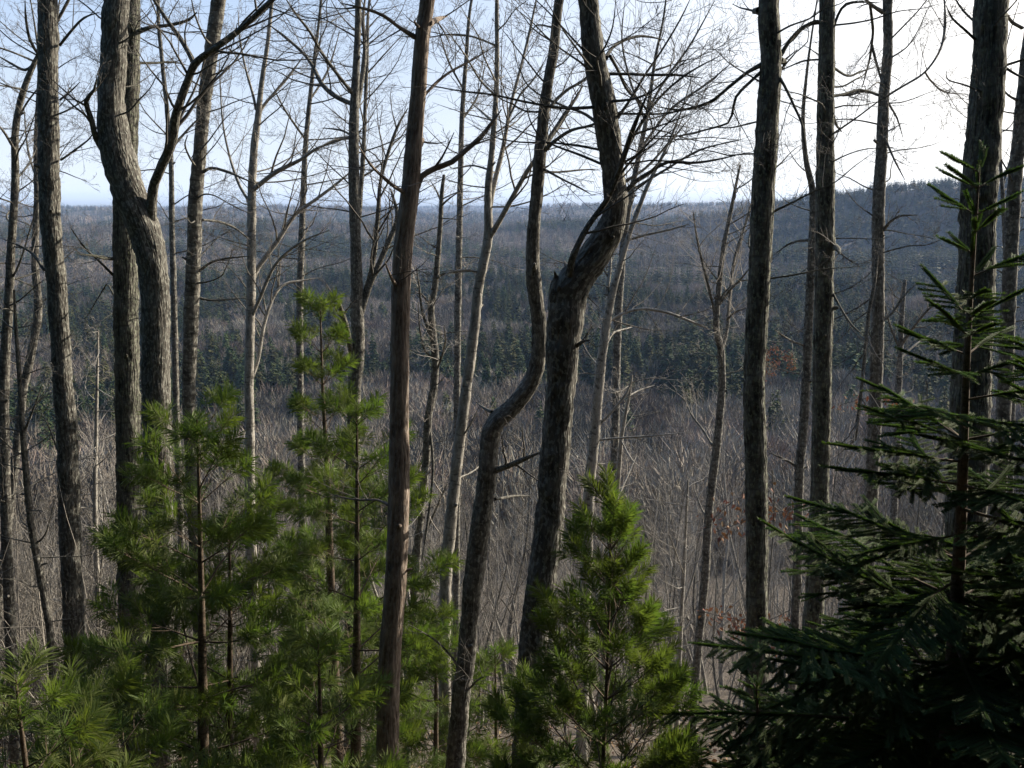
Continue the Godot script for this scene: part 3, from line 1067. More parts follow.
const TREES := [
	{"called": "hardwood_tree", "seed": 1, "d": 9.5, "bark": "bark_maple", "extra": 6.0, "crown": 7, "label": "straight dark grey trunk beside a curved bare sapling, without low limbs",
		"trunk": [[47, 0, 18.6], [48, 96, 19.5], [49.5, 192, 20.5], [52, 240, 19.5], [57, 290, 18.6], [63, 384, 18.6], [67, 430, 20.5], [69, 500, 20.5], [72, 576, 20.5], [75, 640, 20.5], [76, 690, 21.4]],
		"limbs": [[[60, 45, 4], [72, 30, 3.5], [84, 18, 3], [100, 12, 2]], [[61, 160, 3], [75, 150, 3], [90, 138, 2], [96, 125, 1.5]], [[60, 100, 3], [72, 90, 2.5], [80, 82, 2]], [[44, 270, 4], [34, 255, 4], [22, 247, 3], [0, 238, 2]], [[70, 470, 3], [60, 455, 3], [48, 425, 2], [40, 410, 2]]], "sprays": [[20, 180, 7, 0.9]]},
	{"called": "hardwood_tree", "seed": 2, "d": 8.6, "bark": "bark_maple", "extra": 5.0, "crown": 5, "lumps": 0.14, "label": "thick S-curved trunk with a long limb forking across to its slim neighbour",
		"trunk": [[117, 0, 25.1], [114, 50, 25.1], [111, 96, 26.0], [115, 140, 30.7], [128, 190, 32.6], [145, 232, 30.7], [153, 265, 27.9], [155, 300, 27.9], [156, 384, 27.0], [157, 430, 27.9], [159, 500, 26.0], [161, 576, 25.1], [161, 660, 26.0]],
		"limbs": [[[151, 225, 13], [153, 190, 11], [160, 170, 11], [172, 142, 11], [176, 115, 10], [188, 80, 9], [195, 64, 9], [208, 53, 8], [225, 41, 8], [243, 27, 7], [272, 0, 6], [300, -22, 5]], [[195, 66, 7], [190, 55, 6], [180, 38, 5.5], [165, 17, 5], [152, -4, 4.5], [140, -30, 4]], [[104, 150, 9], [96, 138, 7], [91, 118, 6.5], [86, 101, 6], [94, 90, 4], [97, 76, 3]], [[174, 145, 5], [183, 135, 3.5], [195, 122, 2.5], [207, 112, 1.5]]], "sprays": [[30, 120, 4, 0.7]]},
	{"called": "hardwood_tree", "seed": 3, "d": 9.6, "bark": "bark_rough", "extra": 6.0, "crown": 6, "label": "straight dark trunk standing close behind the S-curved one",
		"trunk": [[130, 0, 20.5], [128, 96, 21.4], [125, 192, 23.2], [126, 300, 24.2], [128, 430, 23.2], [130, 576, 24.2], [132, 690, 25.1]],
		"limbs": [[[114, 259, 5], [104, 258, 5], [95, 256, 4], [78, 254, 3]], [[113, 275, 4], [100, 262, 3], [85, 248, 2.5], [70, 227, 2]], [[138, 32, 6], [152, 27, 5], [170, 25, 4.5], [188, 20, 4], [197, 12, 4]], [[138, 63, 4], [155, 63, 3.5], [172, 62, 2.5], [190, 66, 1.5]], [[116, 300, 3], [108, 285, 2], [103, 290, 2], [85, 320, 1.5]]], "sprays": [[10, 180, 6, 0.9]]},
	{"called": "hardwood_tree", "seed": 4, "d": 10.5, "bark": "bark_grey", "extra": 5.0, "crown": 6, "label": "slim trunk crossed by the long limb of the S-curved tree",
		"trunk": [[219, 0, 14], [212, 48, 14], [205, 96, 13.5], [200, 150, 13], [196, 192, 14], [194, 250, 14], [192, 300, 15], [189, 384, 13], [190, 430, 12], [192, 480, 12]],
		"limbs": [[[203, 172, 5], [212, 168, 4], [228, 172, 4], [242, 178, 3], [256, 184, 2]], [[203, 220, 4], [220, 222, 3.5], [235, 228, 3], [250, 240, 3]], [[198, 272, 4], [212, 262, 3.5], [230, 258, 3], [252, 256, 2]], [[197, 168, 3], [190, 158, 3], [185, 145, 2.5], [188, 135, 2]], [[213, 45, 3], [205, 38, 3], [195, 15, 2.5], [190, -10, 2]], [[200, 298, 4], [208, 300, 3], [222, 300, 2.5], [245, 298, 2]]], "sprays": [[20, 300, 12, 1.0]]},
	{"called": "hardwood_tree", "seed": 5, "d": 13.0, "bark": "bark_pale", "twigs": "twig_grey", "extra": 3.0, "crown": 5, "label": "pale trunk whose several long limbs arch off to one side low down",
		"trunk": [[268, 40, 4], [262, 80, 5], [258, 116, 6.5], [254, 150, 7.5], [252, 192, 8.5], [251, 290, 9], [249, 384, 9], [250, 430, 9], [250, 500, 10], [252, 560, 10]],
		"limbs": [[[258, 120, 5], [262, 108, 4.5], [275, 92, 4], [288, 77, 4], [303, 57, 3]], [[256, 110, 4], [253, 95, 4], [246, 70, 3], [240, 40, 2.5], [238, 10, 2]], [[253, 190, 6], [259, 185, 6], [276, 172, 5.5], [300, 160, 5], [318, 148, 4], [345, 139, 3]], [[251, 285, 6], [258, 268, 6], [278, 240, 6], [295, 215, 5], [315, 200, 4.5], [335, 185, 4], [355, 168, 3]], [[250, 320, 5], [260, 298, 5], [272, 270, 4.5], [285, 254, 4], [305, 240, 3.5], [330, 230, 2]], [[249, 385, 5], [258, 360, 5], [264, 325, 5], [274, 296, 4.5], [285, 284, 4], [300, 281, 3.5], [318, 278, 2]], [[248, 200, 4], [238, 182, 4], [228, 150, 3], [222, 115, 2.5], [219, 60, 2]]], "sprays": [[60, 250, 8, 1.2]]},
	{"called": "hardwood_tree", "seed": 6, "d": 12.0, "bark": "bark_grey", "extra": 4.0, "crown": 6, "label": "banded grey trunk splitting into several upright stems above a broken side snag",
		"trunk": [[358, 0, 6], [357, 50, 7], [355, 90, 8], [354, 120, 10], [354, 192, 11], [356, 250, 11], [357, 300, 13], [358, 350, 13], [355, 384, 13], [354, 410, 13], [352, 500, 14]],
		"limbs": [[[355, 104, 7], [350, 103, 6], [335, 96, 6], [322, 84, 5.5], [312, 65, 5], [302, 52, 4.5], [285, 37, 4], [268, 24, 3]], [[354, 94, 6], [345, 84, 5], [332, 67, 5], [320, 50, 4.5], [310, 32, 4], [296, 14, 3.5], [284, -4, 3]], [[357, 108, 6], [361, 85, 6], [365, 50, 5.5], [363, 20, 5], [366, -8, 4]], [[357, 250, 6], [360, 200, 6], [363, 160, 5.5], [365, 110, 5], [367, 60, 5], [368, 15, 4], [372, -20, 4]], [[360, 312, 7], [366, 292, 7], [373, 262, 6], [378, 215, 5.5], [380, 185, 5], [386, 160, 5], [397, 128, 4], [408, 108, 3]], [[361, 314, 7], [370, 285, 7], [385, 250, 6.5], [397, 220, 5.5], [394, 200, 4.5], [390, 188, 4]], [[352, 355, 7], [347, 330, 6.5], [342, 312, 6], [338, 299, 4]], [[351, 135, 3], [340, 130, 3], [322, 128, 2.5]], [[352, 138, 4], [335, 140, 3.5], [318, 148, 3]]], "sprays": [[10, 240, 10, 1.0]]},
	{"called": "dead_tree", "seed": 7, "d": 6.5, "bark": "bark_dead", "extra": 2.0, "crown": 2, "twigging": 0.6, "lumps": 0.06, "label": "leaning dead trunk stripped to reddish brown wood with knots and stub limbs", "category": "dead tree",
		"trunk": [[428, -5, 15], [422, 40, 15], [418, 96, 16], [414, 140, 17], [410, 192, 18.5], [404, 240, 19], [401, 290, 19], [399.5, 384, 18.5], [399, 480, 21], [396, 576, 22], [391, 640, 22], [388, 700, 23], [388, 768, 22]],
		"limbs": [[[426, 27, 9], [434, 21, 8], [447, 16, 5]], [[415, 37, 7], [405, 31, 5.5], [396, 25, 5], [384, 16, 5], [366, 9, 4], [340, 3, 3]], [[417, 187, 8], [422, 176, 7], [436, 168, 7], [452, 162, 6.5], [466, 150, 6], [480, 138, 6], [490, 125, 5], [502, 109, 3]], [[404, 192, 6], [395, 187, 5], [382, 176, 4.5], [370, 164, 4], [358, 145, 3]], [[424, 96, 4], [435, 84, 4], [450, 72, 3.5], [472, 60, 3], [495, 46, 2]], [[417, 138, 8], [421, 140, 8], [422, 146, 6]], [[396, 285, 5], [391, 277, 4.5], [385, 262, 3.5]], [[388, 505, 5], [378, 500, 3.5], [360, 500, 3], [345, 498, 2.5], [330, 494, 2]], [[420, 28, 5], [416, 24, 4], [414, 20, 3]]]},
	{"called": "hardwood_tree", "seed": 8, "d": 9.5, "bark": "bark_pale", "twigs": "twig_grey", "extra": 3.5, "crown": 5, "label": "slender pale trunk forking in two above the valley, sunlit down one side",
		"trunk": [[497, 0, 4], [497, 50, 4.5], [496, 96, 5], [492, 150, 6], [488, 192, 7.5], [488, 238, 9.5], [479, 285, 10], [474, 330, 10.5], [467, 384, 10.5], [461, 430, 11], [455, 480, 11.5], [450, 530, 12], [446, 576, 12], [445, 660, 12]],
		"limbs": [[[488, 240, 7], [500, 220, 6], [512, 198, 6], [528, 170, 5.5], [545, 146, 5], [562, 122, 4], [583, 86, 4]], [[489, 215, 6], [494, 185, 6], [503, 148, 5.5], [511, 105, 5], [520, 70, 4], [530, 30, 4], [538, -10, 3]], [[495, 95, 3], [480, 80, 3], [465, 55, 2.5], [442, 24, 2]], [[491, 120, 4], [482, 112, 3], [470, 102, 2]], [[478, 272, 3.5], [465, 270, 3], [448, 273, 2.5], [440, 280, 2]], [[460, 440, 3], [470, 425, 2.5], [480, 405, 2]], [[459, 478, 3], [475, 470, 2], [485, 458, 2]], [[508, 120, 3], [520, 95, 3], [533, 80, 2.5], [548, 55, 2]]], "sprays": [[10, 220, 9, 1.0]]},
	{"called": "hardwood_tree", "seed": 9, "d": 7.0, "bark": "bark_grey", "extra": 4.0, "crown": 5, "lumps": 0.14, "label": "crooked trunk with a sharp double bend half way up and broken stubs",
		"trunk": [[560, -5, 9.5], [554, 48, 10], [546, 96, 11], [541, 144, 12], [537, 192, 12.5], [533, 240, 13.5], [534, 285, 15], [539, 320, 15], [539, 352, 15.5], [531, 382, 17], [513, 406, 18], [495, 424, 19], [489, 448, 19], [487, 480, 19], [480, 530, 20], [474, 575, 20], [469, 620, 18], [466, 660, 18], [461, 700, 18], [455, 768, 20]],
		"limbs": [[[546, 143, 6], [556, 128, 5.5], [566, 112, 5], [576, 98, 4.5], [583, 85, 4]], [[545, 150, 6], [556, 140, 5], [572, 130, 4.5], [592, 125, 4], [615, 112, 3]], [[548, 110, 5], [558, 98, 5], [570, 88, 4], [584, 80, 4], [600, 62, 3]], [[496, 470, 8], [508, 466, 6.5], [522, 460, 6], [541, 452, 5]], [[495, 499, 5], [503, 498, 4], [514, 496, 3.5], [530, 496, 3]], [[540, 172, 4], [560, 172, 3], [580, 170, 2.5], [598, 169, 2]], [[542, 168, 4], [560, 178, 3], [580, 188, 2.5], [592, 195, 2]], [[492, 412, 5], [484, 408, 4], [476, 402, 3]], [[468, 690, 3], [478, 680, 2.5], [486, 676, 2]], [[461, 670, 3.5], [450, 655, 3], [435, 640, 2.5], [408, 624, 2]]], "sprays": [[10, 150, 6, 0.6]]},
	{"called": "hardwood_tree", "seed": 10, "d": 6.4, "bark": "bark_maple", "extra": 4.5, "crown": 5, "lumps": 0.15, "label": "massive lichen-spotted trunk with a sharp elbow and a broken stump at the bend",
		"trunk": [[587, -8, 20], [593, 48, 22], [602, 96, 25], [609, 144, 24], [614, 180, 23], [615, 208, 25], [609, 232, 28], [596, 254, 30], [582, 272, 32], [571, 288, 37], [566, 308, 37], [564, 336, 35], [561, 384, 30], [557, 430, 28], [553, 480, 28], [548, 530, 29], [542, 576, 30], [534, 640, 29], [530, 700, 29], [527, 768, 31]],
		"limbs": [[[570, 275, 12, -0.08], [572, 260, 9, -0.12], [578, 245, 7.5, -0.14], [588, 226, 7, -0.14], [600, 210, 7, -0.14], [612, 190, 7, -0.18], [622, 162, 7, -0.25], [632, 132, 6.5, -0.35], [640, 112, 5, -0.4], [649, 90, 4, -0.45]], [[560, 310, 24, -0.02], [557, 294, 21, -0.03], [556, 284, 15, -0.03], [557, 277, 8, -0.03]], [[569, 285, 11], [568, 270, 8], [564, 261, 5]], [[623, 195, 6], [635, 182, 5.5], [650, 172, 5], [668, 162, 5], [690, 163, 4], [715, 160, 3], [745, 153, 2]], [[608, 74, 5], [625, 74, 4.5], [650, 75, 4], [676, 75, 3.5], [703, 78, 3]], [[606, 58, 6], [612, 48, 5], [625, 40, 4], [642, 36, 4], [665, 40, 2.5]], [[610, 56, 5], [618, 70, 4.5], [626, 88, 4], [634, 97, 4], [648, 112, 3], [655, 140, 2.5]], [[616, 120, 5], [630, 100, 4], [645, 75, 3.5], [662, 50, 3], [680, 20, 2.5], [692, -5, 2]], [[622, 160, 5], [640, 125, 4], [662, 95, 3.5], [690, 72, 3], [722, 55, 2]], [[574, 348, 6], [582, 342, 5], [590, 340, 4]]], "sprays": [[60, 200, 14, 1.1]]},
	{"called": "hardwood_tree", "seed": 11, "d": 12.5, "bark": "bark_pale", "twigs": "twig_grey", "extra": 1.5, "crown": 2, "label": "pale thin trunk half hidden behind the massive elbowed one",
		"trunk": [[648, 185, 4], [640, 205, 4.5], [630, 232, 5], [621, 262, 6], [612, 295, 7.5], [605, 335, 9], [599, 384, 10], [595, 430, 10.5], [590, 480, 11], [588, 520, 11], [586, 580, 11]],
		"limbs": [[[602, 345, 5], [607, 325, 4.5], [620, 315, 4], [640, 309, 4], [665, 312, 4], [690, 321, 3.5], [712, 330, 3]], [[628, 240, 4], [645, 235, 3.5], [668, 230, 3], [690, 224, 2.5]], [[604, 350, 4], [612, 334, 3.5], [622, 330, 3], [632, 327, 3]], [[600, 424, 4], [615, 408, 4], [627, 392, 4], [632, 378, 3]], [[606, 295, 6], [610, 270, 5], [611, 250, 4]], [[600, 440, 3], [620, 438, 3], [650, 436, 2.5], [690, 432, 2]]], "sprays": [[190, 420, 10, 0.9]]},
	{"called": "hardwood_tree", "seed": 12, "d": 8.0, "bark": "bark_rough", "extra": 5.0, "crown": 5, "label": "straight rough trunk with mossy bark beside drooping side branches",
		"trunk": [[769, -5, 20], [771, 60, 21], [768, 110, 22], [766, 150, 23], [763, 192, 23], [761, 250, 22], [758, 300, 22], [754, 384, 21], [755, 430, 22], [756, 480, 22], [757, 530, 22], [757, 576, 21], [757, 640, 21], [757, 700, 22]],
		"limbs": [[[761, 65, 6], [748, 72, 5], [730, 86, 4.5], [715, 99, 4.5], [700, 106, 4], [678, 110, 3.5], [655, 106, 2.5]], [[761, 72, 5], [748, 84, 4], [736, 97, 4], [732, 115, 3.5], [728, 123, 3], [705, 130, 3], [678, 136, 2.5], [650, 136, 2]], [[781, 55, 6], [790, 40, 5], [802, 28, 5], [816, 20, 5]], [[774, 70, 5], [784, 85, 4], [795, 108, 3.5], [803, 128, 3], [806, 160, 2.5]], [[759, 10, 8], [755, 11, 7], [753, 13, 5]], [[780, 60, 8], [784, 62, 7], [785, 66, 5]]], "sprays": [[20, 330, 10, 0.9]]},
	{"called": "hardwood_tree", "seed": 13, "d": 9.0, "bark": "bark_rough", "extra": 5.0, "crown": 5, "label": "straight mossy trunk with a thin companion stem touching it",
		"trunk": [[827, -5, 15], [826, 96, 16.5], [825, 192, 19], [825, 240, 19], [824, 300, 18.5], [822, 384, 18.5], [820, 480, 18], [816, 576, 19], [811, 640, 20]],
		"limbs": [[[818, 22, 6], [805, 26, 5], [794, 38, 4.5], [782, 50, 4]], [[834, 68, 4], [848, 76, 3], [860, 72, 3], [878, 66, 2]], [[833, 96, 5], [845, 94, 4], [860, 90, 4], [877, 94, 3]], [[831, 108, 5], [836, 124, 4], [842, 132, 3]], [[834, 246, 8], [838, 249, 7], [840, 254, 5]], [[833, 30, 4], [838, 15, 4], [846, 4, 3.5], [860, 2, 3], [880, 3, 2.5]], [[831, 290, 4], [842, 310, 3], [852, 325, 3], [864, 336, 3]]], "sprays": [[30, 180, 9, 0.9]]},
	{"called": "hardwood_tree", "seed": 14, "d": 10.5, "bark": "bark_grey", "extra": 1.5, "crown": 2, "label": "thin companion stem leaning against the straight mossy trunk",
		"trunk": [[811, 40, 2], [806, 80, 3], [803, 120, 4], [806, 160, 5], [813, 195, 7], [812, 250, 8], [809, 310, 8.5], [806, 384, 9], [803, 430, 9], [799, 480, 9], [797, 576, 9], [795, 620, 9]],
		"limbs": [[[811, 240, 4], [798, 241, 3.5], [787, 245, 3], [774, 255, 2.5]], [[803, 345, 4], [790, 340, 3], [775, 330, 2.5]], [[800, 470, 4], [790, 462, 4], [768, 452, 3]]], "sprays": [[90, 380, 9, 0.8]]},
	{"called": "hardwood_tree", "seed": 15, "d": 11.0, "bark": "bark_grey", "extra": 4.0, "crown": 4, "label": "slim dark trunk with a pale shoot crossing it and drooping tangled branches",
		"trunk": [[888, -5, 9], [888, 48, 9.5], [884, 96, 10.5], [882, 144, 11], [879, 192, 12], [878, 250, 12], [878, 300, 12.5], [876, 384, 13], [874, 440, 13]],
		"limbs": [[[883, 12, 6], [876, 8, 5], [868, 2, 5], [862, -8, 5]], [[870, 4, 4], [872, 20, 4], [873, 32, 4], [871, 50, 3.5], [869, 62, 3], [862, 88, 3]], [[872, 45, 4], [876, 62, 3.5], [882, 82, 3], [888, 102, 3], [897, 118, 2.5], [903, 138, 2]], [[878, 95, 4], [865, 91, 4], [850, 95, 3.5], [836, 96, 3]], [[888, 95, 3], [905, 85, 3], [925, 72, 3], [940, 50, 3], [945, 25, 4], [944, -5, 4]], [[925, 72, 3], [932, 82, 2.5], [945, 92, 2.5], [968, 94, 2]], [[877, 256, 5, -0.1], [874, 285, 5, -0.12], [868, 320, 5, -0.14], [862, 384, 5, -0.16], [855, 440, 5, -0.2]], [[884, 230, 5], [890, 222, 4], [900, 216, 3.5], [918, 215, 2.5]], [[884, 320, 4], [893, 312, 4], [904, 296, 3.5], [915, 285, 2.5]], [[880, 125, 3], [890, 150, 3], [897, 165, 2.5], [905, 180, 2]]], "sprays": [[40, 260, 12, 0.9]]},
	{"called": "hardwood_tree", "seed": 16, "d": 7.2, "bark": "bark_rough", "extra": 5.0, "crown": 5, "label": "broad dark trunk rising behind the young fir's leader",
		"trunk": [[992, -5, 31], [990, 48, 31], [987, 96, 32], [983, 144, 33], [979, 192, 34], [976, 280, 35], [971, 384, 37], [968, 470, 38]],
		"limbs": [[[1003, 66, 4], [1012, 72, 3.5], [1024, 78, 3], [1040, 80, 2]], [[978, 42, 4], [965, 30, 3.5], [952, 18, 3], [946, 5, 3]]], "sprays": [[10, 120, 4, 0.9]]},
	{"called": "hardwood_tree", "seed": 17, "d": 9.0, "bark": "bark_grey", "extra": 4.0, "crown": 4, "label": "leaning grey trunk next to the broad dark one, lit along an edge",
		"trunk": [[1032, -5, 13], [1027, 60, 13], [1022, 110, 13], [1017, 160, 13], [1014, 192, 13.5], [1009, 290, 14], [1005, 384, 14], [1002, 440, 14]],
		"limbs": [[[1022, 28, 5], [1012, 22, 5], [1006, 14, 4.5], [996, 8, 4]], [[1017, 100, 4], [1008, 95, 3], [1000, 85, 3]]], "sprays": [[60, 250, 6, 0.8]]},
	{"called": "hardwood_tree", "seed": 18, "d": 13.0, "bark": "bark_grey", "twigs": "twig_pale", "extra": 0.0, "crown": 0, "label": "grey bare tree dividing into three slim stems just below the skyline",
		"trunk": [[740, 165, 2.0], [735, 190, 3.2], [729, 220, 4.0], [724, 245, 4.8], [719, 287, 5.6], [716, 325, 6.4], [721, 352, 7.2], [722, 384, 7.6], [718, 434, 8.0], [712, 484, 8.4], [708, 524, 8.4], [705, 576, 8.4], [699, 640, 8.4], [694, 700, 8.4], [692, 750, 8.8]],
		"limbs": [[[721, 352, 5.6], [727, 330, 5.2], [730, 297, 4.8], [735, 257, 4.4], [748, 216, 3.6], [755, 190, 2.4]], [[716, 318, 4.0], [711, 297, 4.0], [703, 265, 3.6], [697, 238, 3.2], [693, 210, 2.4]], [[719, 305, 3.2], [730, 290, 3.2], [740, 280, 3.2], [752, 265, 2.4]], [[727, 320, 3.2], [735, 312, 3.2], [748, 308, 2.4]], [[712, 445, 3.2], [703, 430, 2.8], [690, 412, 2.4], [683, 388, 1.6]], [[705, 515, 3.2], [700, 505, 2.4], [693, 485, 1.6]], [[718, 305, 3.2], [725, 292, 2.8], [738, 282, 2.4], [748, 280, 2.4]]], "sprays": [[170, 380, 20, 0.9]]},
	{"called": "hardwood_tree", "seed": 19, "d": 12.0, "bark": "bark_grey", "twigs": "twig_pale", "extra": 0.0, "crown": 0, "label": "spindly bare tree bristling with short pale side twigs behind the dead trunk",
		"trunk": [[444, 175, 3], [442, 192, 4], [440, 230, 5], [435, 287, 6.5], [431, 310, 7], [435, 355, 8], [434, 384, 8], [428, 421, 8], [426, 460, 8], [421, 510, 8], [416, 564, 8.5]],
		"limbs": [[[442, 205, 3], [437, 192, 2.5], [430, 180, 2]], [[441, 206, 3], [450, 198, 2.5], [462, 190, 2]], [[437, 278, 4], [443, 274, 4], [455, 272, 3.5], [475, 271, 3]], [[430, 335, 4], [422, 310, 4], [419, 285, 3], [416, 265, 2]], [[435, 360, 3], [425, 350, 3], [420, 330, 2.5], [418, 300, 2]], [[437, 370, 3], [445, 345, 3], [444, 325, 2]], [[430, 430, 4], [433, 470, 4], [428, 520, 4], [422, 560, 4]], [[425, 535, 3], [440, 500, 3], [450, 478, 2.5]], [[432, 310, 3], [425, 298, 3], [418, 290, 2]]], "sprays": [[190, 540, 22, 0.6]]},
	{"called": "hardwood_tree", "seed": 20, "d": 10.5, "bark": "bark_grey", "extra": 2.5, "crown": 4, "label": "thin curving trunk near the edge, beside the straight one without low limbs",
		"trunk": [[40, 52, 4], [34, 64, 5], [25, 86, 6], [18, 112, 6.5], [15, 140, 7], [15, 190, 7.5], [11, 250, 8], [9, 300, 9], [4, 384, 10], [5, 480, 10], [8, 576, 10], [13, 700, 11]],
		"limbs": [[[15, 150, 4], [10, 142, 4], [4, 132, 3.5], [-6, 120, 3]], [[34, 64, 4], [25, 70, 4], [12, 64, 3.5], [-5, 54, 3]], [[38, 54, 4], [30, 40, 4], [26, 20, 3.5], [25, 0, 3]], [[16, 180, 3], [28, 165, 3], [36, 150, 2]], [[10, 280, 3], [20, 262, 3], [40, 195, 2.5]]], "sprays": [[30, 520, 26, 1.1]]},
	{"called": "hardwood_tree", "seed": 21, "d": 13.0, "bark": "bark_grey", "twigs": "twig_grey", "extra": 1.5, "crown": 3, "label": "thin crooked trunk partly hidden by the straight one without low limbs",
		"trunk": [[38, 100, 4], [36, 150, 5], [37, 197, 6], [35, 262, 7], [38, 310, 8], [30, 360, 8], [24, 384, 8]],
		"limbs": [[[37, 180, 3], [28, 150, 3], [24, 110, 2.5]], [[37, 175, 3], [46, 140, 3], [58, 100, 2.5]]], "sprays": [[100, 380, 20, 1.1]]},
	{"called": "hardwood_sapling", "seed": 22, "d": 9.0, "bark": "bark_grey", "extra": 0.0, "crown": 0, "category": "sapling", "label": "smooth curved bare sapling leaning beside a straight dark trunk",
		"trunk": [[14, 290, 2], [16, 330, 3.5], [19, 370, 4.5], [22, 420, 5.5], [25, 460, 6], [31, 524, 6.5], [40, 576, 7], [49, 626, 7], [53, 683, 7.5]],
		"limbs": [[[25, 430, 3], [35, 405, 2.5], [42, 384, 2]], [[32, 545, 3], [45, 535, 2.5], [55, 500, 2]]], "sprays": [[300, 640, 16, 0.7]]},
	{"called": "hardwood_sapling", "seed": 23, "d": 14.0, "bark": "bark_pale", "twigs": "twig_pale", "extra": 0.0, "crown": 0, "category": "sapling", "label": "pale thin sapling between the straight trunk and the close pair",
		"trunk": [[98, 330, 2], [97, 384, 3], [96, 440, 4], [95, 500, 4.5], [97, 580, 5]], "limbs": [[[96, 470, 2], [102, 455, 2], [108, 440, 1.5]]], "sprays": [[330, 580, 22, 0.9]]},
	{"called": "hardwood_sapling", "seed": 24, "d": 13.5, "bark": "bark_pale", "twigs": "twig_pale", "extra": 0.0, "crown": 0, "category": "sapling", "label": "pale bent sapling rising over the tip of the bushy young pine",
		"trunk": [[632, 375, 2], [629, 396, 3], [622, 434, 4], [618, 480, 5], [612, 540, 5]], "limbs": [[[629, 396, 2.5], [640, 390, 2], [655, 385, 1.5]], [[621, 440, 2.5], [632, 460, 2], [645, 470, 1.5]], [[617, 500, 3], [628, 475, 2.5], [637, 455, 2]]], "sprays": [[375, 520, 14, 0.8]]},
	{"called": "hardwood_tree", "seed": 25, "d": 14.0, "bark": "bark_pale", "twigs": "twig_pale", "extra": 0.0, "crown": 0, "label": "slim upright white-barked tree on the slope beyond the bushy young pine",
		"trunk": [[688, 480, 2], [686, 520, 3], [684, 560, 4], [681, 620, 4.5], [678, 690, 5]], "limbs": [[[685, 560, 2], [695, 535, 2], [700, 515, 1.5]], [[684, 575, 2], [675, 550, 2], [668, 530, 1.5]]], "sprays": [[480, 650, 18, 0.8]]},
	{"called": "hardwood_tree", "seed": 26, "d": 15.0, "bark": "bark_grey", "twigs": "twig", "extra": 3.0, "crown": 6, "label": "straight thin dark stem seen between the slim trunk and the S-curved one",
		"trunk": [[158, 10, 3.5], [162, 60, 4], [167, 110, 4.5], [171, 160, 5], [172, 230, 5.5], [174, 300, 6], [176, 400, 6.5]], "limbs": [[[161, 60, 3], [168, 63, 2.5], [182, 60, 2]]], "sprays": [[10, 300, 16, 1.3]]},
	{"called": "hardwood_tree", "seed": 27, "d": 15.5, "bark": "bark_grey", "twigs": "twig", "extra": 2.0, "crown": 6, "twigging": 1.3, "label": "fine-twigged tree spreading its brushy crown behind the massive elbowed trunk",
		"trunk": [[655, 60, 3], [648, 110, 4], [640, 150, 5], [632, 190, 6], [624, 240, 7], [618, 320, 8], [616, 400, 8]], "limbs": [[[648, 110, 4], [665, 80, 3.5], [690, 45, 3], [715, 0, 2.5]], [[640, 150, 4], [670, 110, 3.5], [705, 85, 3], [735, 60, 2]], [[645, 120, 4], [630, 80, 3], [622, 40, 2.5], [625, 0, 2]], [[632, 190, 4], [665, 170, 3.5], [700, 150, 3], [740, 140, 2]]], "sprays": [[60, 230, 16, 1.5]]},
	{"called": "hardwood_tree", "seed": 28, "d": 16.0, "bark": "bark_grey", "twigs": "twig", "extra": 2.0, "crown": 6, "twigging": 1.1, "label": "slender leafless tree with a loose crown between the banded stems and the pale arching one",
		"trunk": [[318, 30, 3], [312, 80, 4], [306, 140, 5], [303, 200, 6], [300, 300, 7], [300, 380, 7]], "limbs": [[[310, 100, 3], [328, 70, 3], [340, 30, 2]], [[306, 140, 3.5], [285, 110, 3], [270, 80, 2]]], "sprays": [[20, 280, 18, 1.4]]},
	{"called": "hardwood_tree", "seed": 29, "d": 16.0, "bark": "bark_grey", "twigs": "twig", "extra": 2.0, "crown": 5, "twigging": 1.1, "label": "leafless tree with fine upright twigs behind the slender forking trunk",
		"trunk": [[470, 10, 3], [466, 60, 4], [462, 120, 5], [460, 200, 6], [458, 300, 7], [457, 380, 7]], "limbs": [[[464, 90, 3], [448, 60, 3], [436, 20, 2]], [[462, 120, 3.5], [478, 95, 3], [486, 60, 2]]], "sprays": [[20, 280, 14, 1.2]]},
	{"called": "hardwood_tree", "seed": 30, "d": 14.0, "bark": "bark_grey", "twigs": "twig", "extra": 2.0, "crown": 4, "label": "slight bare tree behind the broad dark trunk and its leaning neighbour",
		"trunk": [[1000, 150, 3], [1003, 200, 4], [1006, 260, 5], [1010, 330, 6], [1012, 400, 6]], "limbs": [[[1002, 190, 3], [1010, 160, 2.5], [1022, 120, 2]]], "sprays": [[120, 330, 12, 1.1]]},
	{"called": "hardwood_tree", "seed": 31, "d": 17.0, "bark": "bark_grey", "twigs": "twig_grey", "extra": 0.0, "crown": 0, "label": "bare tree with wide low forks seen past the slim dark trunk",
		"trunk": [[905, 280, 3], [902, 310, 5], [900, 350, 6], [898, 400, 7], [897, 440, 7]], "limbs": [[[901, 345, 5], [915, 325, 4], [930, 308, 3], [945, 300, 2]], [[900, 350, 4], [890, 325, 3], [884, 300, 2]], [[899, 360, 4], [915, 345, 3], [930, 335, 2]]], "sprays": [[280, 420, 12, 1.1]]},
]

